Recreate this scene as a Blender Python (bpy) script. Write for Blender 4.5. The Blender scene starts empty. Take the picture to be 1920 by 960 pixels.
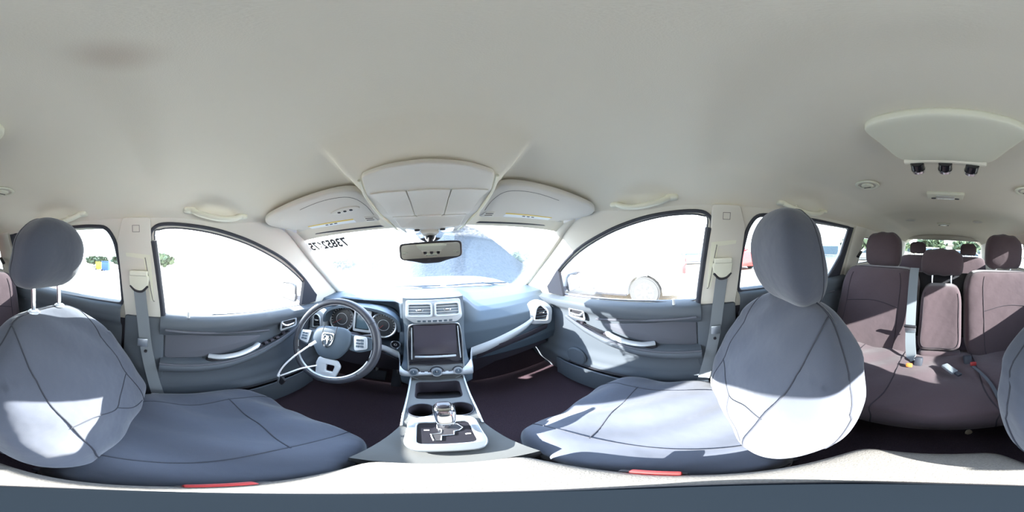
import bpy, bmesh, math, random
from mathutils import Vector, Matrix, noise
random.seed(4)
R = math.radians
S = bpy.context.scene
COL = S.collection

# ---------------------------------------------------------------- camera
# metres; origin on the car's centre line under the camera, +Y = front of the car, ground outside at z = 0
CAM = Vector((0, 0, 1.32))
cd = bpy.data.cameras.new('camera'); cam = bpy.data.objects.new('camera', cd); COL.objects.link(cam)
cd.type = 'PANO'
for tgt in (cd, getattr(cd, 'cycles', None)):
    try: tgt.panorama_type = 'EQUIRECTANGULAR'
    except Exception: pass
cd.clip_start = 0.01; cd.clip_end = 500
cam.matrix_world = Matrix.Translation(CAM) @ (Matrix.Rotation(R(1.7), 4, 'X') @ Matrix.Rotation(R(2.3), 4, 'Y') @ Matrix.Rotation(R(-28.5), 4, 'Z') @ Matrix.Rotation(R(90), 4, 'X'))
S.camera = cam

# ---------------------------------------------------------------- sky, sun, exposure
SUN_AZ, SUN_EL = R(-73), R(27)          # azimuth from the car's nose, clockwise
SKY_STRENGTH, SUN_STRENGTH, EXPOSURE = 8.5, 31.0, 0.74
w = bpy.data.worlds.new('sky'); S.world = w; w.use_nodes = True
nt = w.node_tree; bg = nt.nodes['Background']
tc = nt.nodes.new('ShaderNodeTexCoord'); sp = nt.nodes.new('ShaderNodeSeparateXYZ'); cr = nt.nodes.new('ShaderNodeValToRGB')
nt.links.new(tc.outputs['Generated'], sp.inputs[0]); nt.links.new(sp.outputs['Z'], cr.inputs[0]); nt.links.new(cr.outputs[0], bg.inputs[0])
cr.color_ramp.elements[0].position = 0.0; cr.color_ramp.elements[0].color = (0.97, 0.98, 1, 1)
cr.color_ramp.elements[1].position = 0.8; cr.color_ramp.elements[1].color = (0.50, 0.68, 0.98, 1)
bg.inputs[1].default_value = SKY_STRENGTH
sd = bpy.data.lights.new('sun', 'SUN'); sun = bpy.data.objects.new('sun', sd); COL.objects.link(sun)
sd.energy = SUN_STRENGTH; sd.angle = R(0.6); sd.color = (1, 0.97, 0.93)
sdir = Vector((math.sin(SUN_AZ) * math.cos(SUN_EL), math.cos(SUN_AZ) * math.cos(SUN_EL), math.sin(SUN_EL)))
sun.rotation_euler = sdir.to_track_quat('Z', 'Y').to_euler(); sun.location = sdir * 20
S.view_settings.view_transform = 'Standard'; S.view_settings.look = 'None'
S.view_settings.gamma = 1; S.view_settings.use_curve_mapping = False
S.view_settings.exposure = EXPOSURE
try:
    S.cycles.use_denoising = True; S.cycles.max_bounces = 9; S.cycles.diffuse_bounces = 6; S.cycles.glossy_bounces = 4
    S.cycles.transparent_max_bounces = 16; S.cycles.sample_clamp_indirect = 12; S.cycles.caustics_reflective = False
except Exception: pass

# ---------------------------------------------------------------- materials
MATS = {}
STAIN = (-0.077, -0.042, 1.585)   # faint brown stain on the headliner
def mat(name, col, rough=0.6, metal=0.0, bump=None, var=None, spec=0.5, coat=0.0, sheen=0.0, trans=0.0, emit=0):
    m = bpy.data.materials.new(name); m.use_nodes = True; n = m.node_tree; b = n.nodes['Principled BSDF']
    b.inputs['Base Color'].default_value = (*col, 1); b.inputs['Roughness'].default_value = rough; b.inputs['Metallic'].default_value = metal
    b.inputs['Specular IOR Level'].default_value = spec; b.inputs['Coat Weight'].default_value = coat
    b.inputs['Sheen Weight'].default_value = sheen; b.inputs['Transmission Weight'].default_value = trans
    if emit: b.inputs['Emission Color'].default_value = (*col, 1); b.inputs['Emission Strength'].default_value = emit
    t = n.nodes.new('ShaderNodeTexCoord')
    if var:                                  # (scale, amount): mottled colour
        nz = n.nodes.new('ShaderNodeTexNoise'); nz.inputs['Scale'].default_value = var[0]; nz.inputs['Detail'].default_value = 4
        mx = n.nodes.new('ShaderNodeMix'); mx.data_type = 'RGBA'
        mx.inputs[6].default_value = (*[c * (1 - var[1]) for c in col], 1); mx.inputs[7].default_value = (*[min(1, c * (1 + var[1])) for c in col], 1)
        n.links.new(t.outputs['Object'], nz.inputs['Vector']); n.links.new(nz.outputs['Fac'], mx.inputs[0]); n.links.new(mx.outputs[2], b.inputs['Base Color'])
    if bump:                                 # (scale, strength[, distance])
        nz = n.nodes.new('ShaderNodeTexNoise'); nz.inputs['Scale'].default_value = bump[0]; nz.inputs['Detail'].default_value = 3
        bp = n.nodes.new('ShaderNodeBump'); bp.inputs['Strength'].default_value = bump[1]; bp.inputs['Distance'].default_value = bump[2] if len(bump) > 2 else 0.002
        n.links.new(t.outputs['Object'], nz.inputs['Vector']); n.links.new(nz.outputs['Fac'], bp.inputs['Height']); n.links.new(bp.outputs[0], b.inputs['Normal'])
    MATS[name] = m; return m
mat('headliner', (0.80, 0.755, 0.635), 0.95, bump=(900, .3, .0006), var=(2.5, .05), spec=.1)
mat('trim_beige', (0.69, 0.66, 0.58), 0.6, bump=(700, .15, .0004))
mat('trim_light', (0.76, 0.75, 0.61), 0.55)
mat('visor', (0.70, 0.665, 0.59), 0.85, bump=(600, .2, .0005))
mat('seam_grey', (0.14, 0.13, 0.12), 0.8)
mat('cover', (0.071, 0.079, 0.103), 0.92, bump=(9, .55, .012), var=(700, .12), spec=.15, sheen=.3)
mat('cover_seam', (0.035, 0.038, 0.05), 0.9)
mat('cover_rear', (0.078, 0.054, 0.060), 0.95, bump=(10, .45, .012), var=(500, .15), spec=.1, sheen=.25)
mat('cover_rear_seam', (0.03, 0.022, 0.028), 0.9)
mat('dash', (0.074, 0.102, 0.132), 0.62, bump=(260, .25, .0006), spec=.45)
mat('dash_dark', (0.048, 0.042, 0.054), 0.6, bump=(260, .2, .0006))
mat('door_trim', (0.085, 0.10, 0.118), 0.62, bump=(260, .25, .0006), spec=.4)
mat('door_fabric', (0.10, 0.105, 0.125), 0.9, bump=(500, .25, .0008))
mat('black_gloss', (0.015, 0.015, 0.02), 0.12, spec=.6)
mat('black', (0.018, 0.017, 0.021), 0.5)
mat('rubber', (0.03, 0.033, 0.045), 0.6)
mat('leather', (0.04, 0.043, 0.055), 0.38, bump=(300, .2, .0005), spec=.6)
mat('silver', (0.46, 0.50, 0.54), 0.28, 0.8)
mat('silver_paint', (0.60, 0.64, 0.68), 0.35, 0.35)
mat('chrome', (0.85, 0.86, 0.88), 0.08, 1.0)
mat('carpet', (0.070, 0.048, 0.058), 1.0, bump=(500, .8, .004), var=(300, .4), spec=.05)
mat('armrest_cloth', (0.150, 0.142, 0.132), 0.95, bump=(420, .5, .0015), var=(420, .35), spec=.1)
mat('console_gloss', (0.06, 0.065, 0.07), 0.22, spec=.6)
mat('console', (0.085, 0.088, 0.088), 0.5, bump=(260, .2, .0005))
mat('webbing', (0.20, 0.22, 0.24), 0.75, bump=(900, .4, .0006))
mat('webbing_dark', (0.07, 0.075, 0.09), 0.8)
mat('screen', (0.05, 0.045, 0.06), 0.22, spec=.7)
mat('dial', (0.03, 0.034, 0.04), 0.35)
mat('dial_mark', (0.75, 0.75, 0.75), 0.5)
mat('lcd', (0.10, 0.16, 0.20), 0.2)
mat('red', (0.32, 0.025, 0.025), 0.45)
mat('orange', (0.85, 0.22, 0.05), 0.45)
mat('white_plastic', (0.82, 0.82, 0.84), 0.4)
mat('label_white', (0.88, 0.92, 0.92), 0.6)
mat('label_yellow', (0.85, 0.62, 0.10), 0.6)
mat('label_black', (0.03, 0.03, 0.03), 0.6)
mat('lens', (0.55, 0.55, 0.50), 0.25, coat=.3)
mat('mirror_glass', (0.92, 0.94, 0.95), 0.01, 1.0)
mat('white_paint', (0.80, 0.81, 0.82), 0.25, coat=.6)
mat('red_paint', (0.62, 0.035, 0.03), 0.25, coat=.6)
mat('grey_paint', (0.30, 0.34, 0.36), 0.25, 0.2, coat=.6)
mat('tan_paint', (0.55, 0.50, 0.40), 0.25, coat=.6)
mat('blue_paint', (0.06, 0.10, 0.20), 0.25, coat=.6)
mat('car_glass', (0.03, 0.05, 0.06), 0.06, spec=.8)
mat('tyre', (0.03, 0.03, 0.03), 0.85)
mat('rim', (0.55, 0.56, 0.58), 0.3, 0.8)
mat('lamp_red', (0.6, 0.03, 0.03), 0.2)
mat('lamp_clear', (0.75, 0.78, 0.8), 0.1)
mat('gravel', (0.39, 0.345, 0.28), 1.0, bump=(14, .9, .04), var=(22, .35), spec=.1)
mat('mound_gravel', (0.046, 0.048, 0.050), 1.0, bump=(9, 1.0, .10), var=(8, .97), spec=.05)
mat('bin_yellow', (0.85, 0.62, 0.03), 0.5)
mat('bin_blue', (0.04, 0.11, 0.36), 0.5)
mat('leafage', (0.07, 0.10, 0.05), 0.9, var=(3, .4))
mat('bark', (0.10, 0.075, 0.05), 0.9)
mat('dead_leaf', (0.45, 0.38, 0.28), 0.9)
mat('stand_grey', (0.006, 0.009, 0.013), 0.9, spec=.05)
mat('wall_far', (0.55, 0.52, 0.47), 0.9)
mat('roof_far', (0.25, 0.20, 0.18), 0.9)
mat('pole', (0.35, 0.35, 0.35), 0.5, .5)
mat('marker_ink', (0.03, 0.03, 0.03), 0.6)

hl = MATS['headliner'].node_tree; B_ = hl.nodes['Principled BSDF']; src = B_.inputs['Base Color'].links[0].from_socket
gm_ = hl.nodes.new('ShaderNodeNewGeometry'); dv = hl.nodes.new('ShaderNodeVectorMath'); dv.operation = 'DISTANCE'; dv.inputs[1].default_value = STAIN
mr_ = hl.nodes.new('ShaderNodeMapRange'); mr_.interpolation_type = 'SMOOTHSTEP'; mr_.inputs[1].default_value = .040; mr_.inputs[2].default_value = .004; mr_.inputs[4].default_value = .30
mi_ = hl.nodes.new('ShaderNodeMix'); mi_.data_type = 'RGBA'; mi_.inputs[7].default_value = (.36, .24, .18, 1)
hl.links.new(gm_.outputs['Position'], dv.inputs[0]); hl.links.new(dv.outputs['Value'], mr_.inputs[0]); hl.links.new(mr_.outputs[0], mi_.inputs[0]); hl.links.new(src, mi_.inputs[6]); hl.links.new(mi_.outputs[2], B_.inputs['Base Color'])

def glass(name, tint, dirt=0.0, wiper=False):
    m = bpy.data.materials.new(name); m.use_nodes = True; n = m.node_tree; n.nodes.clear(); L = n.links.new
    out = n.nodes.new('ShaderNodeOutputMaterial'); tr = n.nodes.new('ShaderNodeBsdfTransparent'); tr.inputs[0].default_value = (*tint, 1)
    gl = n.nodes.new('ShaderNodeBsdfGlossy'); gl.inputs['Roughness'].default_value = 0.02
    fr = n.nodes.new('ShaderNodeFresnel'); fr.inputs[0].default_value = 1.45
    mx = n.nodes.new('ShaderNodeMixShader')
    ml = n.nodes.new('ShaderNodeMath'); ml.operation = 'MULTIPLY'; ml.inputs[1].default_value = 0.55
    L(fr.outputs[0], ml.inputs[0]); L(ml.outputs[0], mx.inputs[0]); L(tr.outputs[0], mx.inputs[1]); L(gl.outputs[0], mx.inputs[2])
    last = mx.outputs[0]
    if dirt:
        tcn = n.nodes.new('ShaderNodeTexCoord')
        di = n.nodes.new('ShaderNodeBsdfDiffuse'); di.inputs[0].default_value = (0.75, 0.74, 0.70, 1)
        tl = n.nodes.new('ShaderNodeBsdfTranslucent'); tl.inputs[0].default_value = (0.8, 0.79, 0.76, 1)
        ad = n.nodes.new('ShaderNodeMixShader'); ad.inputs[0].default_value = 0.6; L(di.outputs[0], ad.inputs[1]); L(tl.outputs[0], ad.inputs[2])
        nz = n.nodes.new('ShaderNodeTexNoise'); nz.inputs['Scale'].default_value = 90; nz.inputs['Detail'].default_value = 6
        L(tcn.outputs['Object'], nz.inputs['Vector'])
        rp = n.nodes.new('ShaderNodeMapRange'); rp.inputs[1].default_value = .35; rp.inputs[2].default_value = .7
        rp.inputs[3].default_value = dirt * .5; rp.inputs[4].default_value = dirt * 1.5; L(nz.outputs['Fac'], rp.inputs[0])
        fac = rp.outputs[0]
        if wiper:                            # the fan the passenger-side wiper has swept is clear of the dust film
            ds = n.nodes.new('ShaderNodeVectorMath'); ds.operation = 'DISTANCE'; ds.inputs[1].default_value = WIPER_C
            nz2 = n.nodes.new('ShaderNodeTexNoise'); nz2.inputs['Scale'].default_value = 40; L(tcn.outputs['Object'], nz2.inputs['Vector'])
            L(tcn.outputs['Object'], ds.inputs[0])
            ln = n.nodes.new('ShaderNodeMapRange'); ln.inputs[1].default_value = .495; ln.inputs[2].default_value = .515; ln.inputs[3].default_value = .03; ln.inputs[4].default_value = 1
            L(ds.outputs['Value'], ln.inputs[0])
            sx = n.nodes.new('ShaderNodeSeparateXYZ'); L(tcn.outputs['Object'], sx.inputs[0])
            fx = n.nodes.new('ShaderNodeMapRange'); fx.interpolation_type = 'SMOOTHSTEP'; fx.inputs[1].default_value = .02; fx.inputs[2].default_value = -.28; L(sx.outputs['X'], fx.inputs[0])
            mxm = n.nodes.new('ShaderNodeMath'); mxm.operation = 'MAXIMUM'; L(ln.outputs[0], mxm.inputs[0]); L(fx.outputs[0], mxm.inputs[1])
            mm = n.nodes.new('ShaderNodeMath'); mm.operation = 'MULTIPLY'; L(mxm.outputs[0], mm.inputs[0]); L(fac, mm.inputs[1]); fac = mm.outputs[0]
        m2 = n.nodes.new('ShaderNodeMixShader'); L(fac, m2.inputs[0]); L(last, m2.inputs[1]); L(ad.outputs[0], m2.inputs[2]); last = m2.outputs[0]
    L(last, out.inputs[0]); MATS[name] = m
WIPER_C = (0.10, 1.06, 1.14)
glass('glass_clear', (0.93, 0.96, 0.95), 0.01)
glass('glass_windshield', (0.92, 0.95, 0.95), 0.09, True)
glass('glass_tint', (0.52, 0.57, 0.58), 0.004)

# ---------------------------------------------------------------- helpers
def tag(o, label=None, cat=None, group=None, kind=None):
    if label: o['label'] = label
    if cat: o['category'] = cat
    if group: o['group'] = group
    if kind: o['kind'] = kind
    return o
def thing(name, label, cat, loc=(0, 0, 0), group=None, rotz=0):
    o = bpy.data.objects.new(name, None); COL.objects.link(o); o.location = loc; o.rotation_euler = (0, 0, rotz); o.empty_display_size = .05
    return tag(o, label, cat, group)
def obj(name, bm, m, parent=None, smooth=True, label=None, angle=40):
    if isinstance(bm, bmesh.types.BMesh):
        me = bpy.data.meshes.new(name); bmesh.ops.recalc_face_normals(bm, faces=bm.faces)
        bm.to_mesh(me); bm.free()
    else: me = bm
    me.name = name
    me.materials.clear(); me.materials.append(MATS[m])
    if smooth:
        me.shade_smooth()
        try: me.set_sharp_from_angle(angle=R(angle))
        except Exception: pass
    o = bpy.data.objects.new(name, me); COL.objects.link(o)
    if parent is not None:
        o.parent = parent; o.matrix_parent_inverse = Matrix.Identity(4)
        if parent.type == 'EMPTY' or True:
            o.matrix_parent_inverse = world_of(parent).inverted()
    if label: o['label'] = label
    return o
def world_of(p):
    m = Matrix.LocRotScale(p.location, p.rotation_euler, p.scale)
    return m if p.parent is None else world_of(p.parent) @ p.matrix_parent_inverse @ m
def box(c, s, bev=0.0, rot=None, seg=2, bm=None, taper=None):
    b = bmesh.new(); bmesh.ops.create_cube(b, size=1)
    for v in b.verts:
        if taper: k = taper if v.co.z > 0 else 1; v.co.x *= k; v.co.y *= k
        v.co = Vector((v.co.x * s[0], v.co.y * s[1], v.co.z * s[2]))
    if bev: bmesh.ops.bevel(b, geom=b.edges[:], offset=min(bev, min(s) * .49), segments=seg, profile=.5, affect='EDGES')
    M = Matrix.Translation(Vector(c)) @ (rot.to_4x4() if rot is not None else Matrix.Identity(4))
    b.transform(M)
    return join(bm, b)
def join(bm, b):
    if bm is None: return b
    me = bpy.data.meshes.new('tmp'); b.to_mesh(me); b.free(); bm.from_mesh(me); bpy.data.meshes.remove(me); return bm
def cyl(p0, p1, r0, r1=None, n=20, bev=0, bm=None):
    p0, p1 = Vector(p0), Vector(p1); r1 = r0 if r1 is None else r1; b = bmesh.new(); h = (p1 - p0).length
    bmesh.ops.create_cone(b, cap_ends=True, segments=n, radius1=r0, radius2=r1, depth=h)
    if bev: bmesh.ops.bevel(b, geom=[e for e in b.edges if abs(e.verts[0].co.z - e.verts[1].co.z) < 1e-6], offset=bev, segments=2, affect='EDGES')
    b.transform(Matrix.Translation((p0 + p1) / 2) @ (p1 - p0).to_track_quat('Z', 'Y').to_matrix().to_4x4()); return join(bm, b)
def smoothpath(pts, n=6, closed=False):
    P = [Vector(p) for p in pts]; out = []; N = len(P)
    rng = range(N if closed else N - 1)
    for i in rng:
        g = lambda k: P[k % N] if closed else P[max(0, min(N - 1, k))]
        a, b, c, d = g(i - 1), g(i), g(i + 1), g(i + 2)
        for j in range(n):
            t = j / n; out.append(.5 * ((2 * b) + (c - a) * t + (2 * a - 5 * b + 4 * c - d) * t * t + (3 * b - a - 3 * c + d) * t ** 3))
    if not closed: out.append(P[-1])
    return out
def sweep(path, prof, closed=False, up=(0, 0, 1), cap=True, bm=None, fixed=False):
    """path: points; prof: list of (side, normal) offsets; up keeps the profile's orientation"""
    b = bmesh.new(); N = len(path); rings = []; nrm = Vector(up).normalized(); prevt = None
    for i, p in enumerate(path):
        a = path[i - 1] if (i or closed) else p; c = path[(i + 1) % N] if (i < N - 1 or closed) else p
        t = (Vector(c) - Vector(a)).normalized()
        if not fixed and prevt is not None: nrm = prevt.rotation_difference(t) @ nrm
        s = t.cross(nrm)
        if s.length < 1e-6: s = Vector((1, 0, 0))
        s.normalize(); u = s.cross(t).normalized(); prevt = t
        k = 1.0
        rings.append([b.verts.new(Vector(p) + s * x * k + u * y * k) for x, y in prof])
    M = len(prof)
    for i in range(N if closed else N - 1):
        A, B = rings[i], rings[(i + 1) % N]
        for j in range(M): b.faces.new((A[j], A[(j + 1) % M], B[(j + 1) % M], B[j]))
    if cap and not closed: b.faces.new(rings[0][::-1]); b.faces.new(rings[-1])
    return join(bm, b)
def circ(r, n=8, sx=1, sy=1): return [(r * sx * math.cos(2 * math.pi * i / n), r * sy * math.sin(2 * math.pi * i / n)) for i in range(n)]
def tube(pts, r, n=8, closed=False, sm=5, bm=None, up=(0, 0, 1)):
    return sweep(smoothpath(pts, sm, closed) if sm else [Vector(p) for p in pts], circ(r, n), closed, up, bm=bm)
def strap(pts, wd, th, up, sm=5): return sweep(smoothpath(pts, sm), [(-wd / 2, -th / 2), (wd / 2, -th / 2), (wd / 2, th / 2), (-wd / 2, th / 2)], up=up, fixed=True)
def roundpoly(pts, r, n=4):
    """rounded corners of a 2-D polygon"""
    out = []; N = len(pts)
    for i in range(N):
        p = Vector(pts[i]); a = Vector(pts[i - 1]) - p; c = Vector(pts[(i + 1) % N]) - p
        q = min(r, a.length * .45, c.length * .45); A = p + a.normalized() * q; C = p + c.normalized() * q
        for j in range(n + 1):
            t = j / n; out.append(tuple(A * (1 - t) ** 2 + p * 2 * t * (1 - t) + C * t * t))
    return out
def plate(outer, holes=(), th=.01, fn=None, bev=0.0, sub=None):
    """flat outline with holes, thickness th (local z from 0 to th), then warped by fn(a, b, c) -> world"""
    cu = bpy.data.curves.new('c', 'CURVE'); cu.dimensions = '2D'; cu.fill_mode = 'BOTH'; cu.extrude = max(th / 2 - bev, .0001); cu.bevel_depth = bev; cu.bevel_resolution = 2 if bev else 0
    if bev: cu.offset = -bev
    for ring in [outer] + list(holes):
        s = cu.splines.new('POLY'); s.points.add(len(ring) - 1); s.use_cyclic_u = True
        for k, p in enumerate(ring): s.points[k].co = (p[0], p[1], 0, 1)
    o = bpy.data.objects.new('c', cu); COL.objects.link(o)
    me = bpy.data.meshes.new_from_object(o.evaluated_get(bpy.context.evaluated_depsgraph_get()))
    bpy.data.objects.remove(o); bpy.data.curves.remove(cu)
    b = bmesh.new(); b.from_mesh(me); bpy.data.meshes.remove(me)
    bmesh.ops.remove_doubles(b, verts=b.verts, dist=1e-5)
    if sub:
        for ax in (0, 1):
            lo = min(v.co[ax] for v in b.verts); hi = max(v.co[ax] for v in b.verts); k = math.floor(lo / sub) + 1
            while k * sub < hi:
                co = [0, 0, 0]; no = [0, 0, 0]; co[ax] = k * sub; no[ax] = 1
                bmesh.ops.bisect_plane(b, geom=b.verts[:] + b.edges[:] + b.faces[:], plane_co=co, plane_no=no); k += 1
    if fn:
        for v in b.verts: v.co = Vector(fn(v.co.x, v.co.y, v.co.z + th / 2))
    return b
def text_mesh(s, size, th=.0005, spacing=1.0, bold=0):
    cu = bpy.data.curves.new('t', 'FONT'); cu.body = s; cu.size = size; cu.extrude = th; cu.align_x = 'CENTER'; cu.align_y = 'CENTER'; cu.space_character = spacing; cu.offset = bold
    o = bpy.data.objects.new('t', cu); COL.objects.link(o)
    me = bpy.data.meshes.new_from_object(o.evaluated_get(bpy.context.evaluated_depsgraph_get())); bpy.data.objects.remove(o); bpy.data.curves.remove(cu)
    b = bmesh.new(); b.from_mesh(me); bpy.data.meshes.remove(me); return b
def grid(nu, nv, f, thick=0.0, closed_u=False):
    b = bmesh.new(); V = [[b.verts.new(Vector(f(i / nu, j / nv))) for j in range(nv + 1)] for i in range(nu + (0 if closed_u else 1))]
    for i in range(nu):
        A = V[i]; B = V[(i + 1) % len(V)]
        for j in range(nv): b.faces.new((A[j], B[j], B[j + 1], A[j + 1]))
    if thick:
        bmesh.ops.recalc_face_normals(b, faces=b.faces); bmesh.ops.solidify(b, geom=b.faces[:], thickness=thick)
    return b
def lerp(x, tab):
    if x <= tab[0][0]: return tab[0][1]
    for (a, p), (c, q) in zip(tab, tab[1:]):
        if x <= c: return p + (q - p) * (x - a) / (c - a)
    return tab[-1][1]
def sm(a, b, x): t = max(0, min(1, (x - a) / (b - a))); return t * t * (3 - 2 * t)
def slerp(x, tab):
    if x <= tab[0][0]: return tab[0][1]
    for (a, p), (c, q) in zip(tab, tab[1:]):
        if x <= c: return p + (q - p) * sm(a, c, x)
    return tab[-1][1]
def sup(p, n):
    """cube surface point to a superellipsoid of exponent n"""
    k = (abs(p[0]) ** n + abs(p[1]) ** n + abs(p[2]) ** n) ** (1 / n); return Vector(p) / k
def pillow(fn, n=5, res=18):
    b = bmesh.new(); bmesh.ops.create_cube(b, size=2); bmesh.ops.subdivide_edges(b, edges=b.edges[:], cuts=res, use_grid_fill=True)
    for v in b.verts:
        q = sup(v.co, n); v.co = Vector(fn(q.x, q.y, q.z))
    return b
def seam(fn, pts, r=.0018, n=5, k=1.004, sm_=6, bm=None):
    """thin cord following the pillow's surface through cube-surface points"""
    out = []
    for p in smoothpath(pts, sm_):
        m = max(abs(p.x), abs(p.y), abs(p.z)); p = p / m; q = sup(p, n); out.append(Vector(fn(q.x * k, q.y * k, q.z * k)))
    return sweep(out, circ(r, 6), bm=bm)
SQ = []
def flush(nm, m, par):
    for b in SQ: obj(nm, b, m, par)
    SQ.clear()
def side_x(z): return 1.024 - .3 * z          # inner face of the upper body side: leans in above the belt line
def struct(o, label=None): o['kind'] = 'structure'; o['label'] = label if label else o.get('label', ''); return o

# ---------------------------------------------------------------- setting: ground, floor, walls, ceiling
g = box((0, 0, -.05), (160, 160, .1)); ground = tag(obj('ground', g, 'gravel', smooth=False), 'pale gravel yard around the parked car', kind='structure')

def zc(y):   # headliner height on the centre line
    return 1.585 - .13 * (max(0, y) / .57) ** 2 if y > 0 else 1.585 - .012 * max(0, -y - .9) - .018 * max(0, -y - 2.0) ** 2 * 3
def zceil(x, y):
    a = abs(x); z = zc(y) + (-.02 * (a / .6) ** 2 - .10 * (a / .6) ** 5) * (1 - .9 * sm(.12, .50, y))
    w_ = sm(.180, .160, a) * sm(.178 + .10 * a * a / .03 * .3, .215 + .10 * a * a / .03 * .3, y)      # duct that carries the overhead console
    zs = slerp(y, [(.17, zc(.17)), (.30, 1.514), (.62, 1.447)])
    z = z * (1 - w_) + min(z, zs) * w_
    # shallow pressed panels of the liner behind the front seats
    z += .007 * sm(.46, .40, a) * sm(-.02, -.10, y) * sm(-2.05, -1.9, y) * (1 - .5 * sm(-1.15, -1.05, y) * sm(-.95, -1.05, y))
    return z
def ceil_f(u, v):
    x = -.615 + 1.23 * u; y = -2.62 + (2.62 + .585) * v; return (x, y, zceil(x, y))
c = grid(124, 300, ceil_f, thick=0); 
struct(obj('ceiling', c, 'headliner', angle=80), 'beige grey fabric headliner over the cabin')
roof = grid(30, 60, lambda u, v: ((-.72 + 1.44 * u), -2.85 + 3.47 * v, 1.655 - .12 * abs(2 * u - 1) ** 4 - .14 * sm(.82, 1.0, v) - .05 * sm(.2, 0, v)), thick=.012)
struct(obj('roof_panel', roof, 'white_paint'), 'white steel roof skin above the headliner')

FW = {-1: [(-.082,1.420),(-.060,1.443),(0,1.450),(.099,1.443),(.205,1.425),(.328,1.392),(.486,1.328),(.640,1.235),(.743,1.143),(.775,1.095),(.772,1.066),(.664,1.066),(.443,1.074),(.172,1.083),(-.034,1.090),(-.057,1.259)]}
FW[1] = [(y, z + .004) for y, z in FW[-1]]
RW = [(-.236,1.40),(-.268,1.452),(-.35,1.460),(-.60,1.462),(-.900,1.458),(-.935,1.44),(-.87,1.232),(-.80,1.122),(-.70,1.118),(-.351,1.125),(-.215,1.125),(-.219,1.295)]
QW = [(-1.13,1.41),(-1.90,1.40),(-2.10,1.33),(-2.05,1.22),(-1.15,1.195)]
def smooth2(r, n=3): return [(p.x, p.y) for p in smoothpath([(a, b, 0) for a, b in r], n, True)]
for s, nm in ((-1, 'left'), (1, 'right')):
    mp = lambda a, b, c, s=s: (s * (side_x(b) + c), a, b)
    outl = [(1.20,1.05),(1.17,1.075),(.57,1.462),(.54,1.53),(-2.5,1.53),(-2.80,1.05)]
    b = plate(outl, [smooth2(FW[s]), roundpoly(RW, .03), roundpoly(QW, .04)], .035, mp, sub=None)
    wall = struct(obj('wall_' + nm, b, 'trim_beige', smooth=False), f'beige upper side trim with window openings, {"driver" if s < 0 else "passenger"} side')
    # lower body side behind the doors
    b = box((s * .725, -.8, .74), (.03, 4.0, .66)); 
    obj('lower_panel', b, 'dash_dark', wall)
    b = grid(40, 10, lambda u, v, s=s: (s * (.86 - .02 * (2 * v - 1) ** 2), -2.75 + 3.95 * u, .30 + .74 * v), thick=.01)
    obj('body_skin', b, 'white_paint', wall)
    obj('belt_skin', box((s * .79, -.78, 1.035), (.13, 3.95, .012)), 'white_paint', wall)
fl = grid(30, 60, lambda u, v: (-.73 + 1.46 * u, -2.75 + 3.95 * v, .45 + .05 * math.exp(-((1.46 * u - .73) / .13) ** 2)), thick=.02)
struct(obj('floor', fl, 'carpet'), 'dark carpeted cabin floor with centre tunnel')
b = grid(20, 16, lambda u, v: (-.72 + 1.44 * u, .92 + .30 * sm(0, .5, v), .46 + .62 * v), thick=.02)
struct(obj('wall_front', b, 'carpet'), 'dark carpeted firewall under the dashboard')
# tailgate with rear glass opening
def tgm(a, b, c): return (a, -2.72 + .32 * sm(1.1, 1.5, b) - c + .04 * (1 - (a / .7) ** 2) * -1, b)
b = plate([(-.74,.45),(.74,.45),(.72,1.06),(.60,1.57),(-.60,1.57),(-.72,1.06)], [roundpoly([(-.67,1.19),(.67,1.19),(.60,1.485),(-.60,1.485)], .05)], .04, tgm, sub=.08)
struct(obj('wall_rear', b, 'trim_beige', angle=30), 'beige tailgate trim around the rear glass')

# ---------------------------------------------------------------- windows
def WS(a, b, off=0.0):       # windshield sheet: a across -1..1, b 0 top .. 1 bottom
    y = .555 + .60 * b + .05 * (1 - a * a) * (.3 + .7 * b); z = 1.462 - .375 * b + .030 * (1 - a * a) * b - .004 * (1 - a * a)
    return Vector((a * (.585 + .115 * b), y + off * .53, z + off * .85))
b = grid(24, 16, lambda u, v: WS(2 * u - 1, v * 1.03 - .02)); ws = struct(obj('window_1', b, 'glass_windshield'), 'dusty windshield with a wiper-swept fan in front of the passenger')
edge = [WS(-1, 1), WS(-1, .66), WS(-1, .33), WS(-1, .02), WS(-.9, 0), WS(-.5, 0), WS(0, 0), WS(.5, 0), WS(.9, 0), WS(1, .02), WS(1, .33), WS(1, .66), WS(1, 1)]
obj('windshield_seal', sweep(smoothpath(edge, 4), circ(.006, 6)), 'rubber', ws)
b = sweep([WS(-1 + 2 * i / 24, 1.0) for i in range(25)], circ(.008, 6)); obj('cowl_seal', b, 'black', ws)
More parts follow.
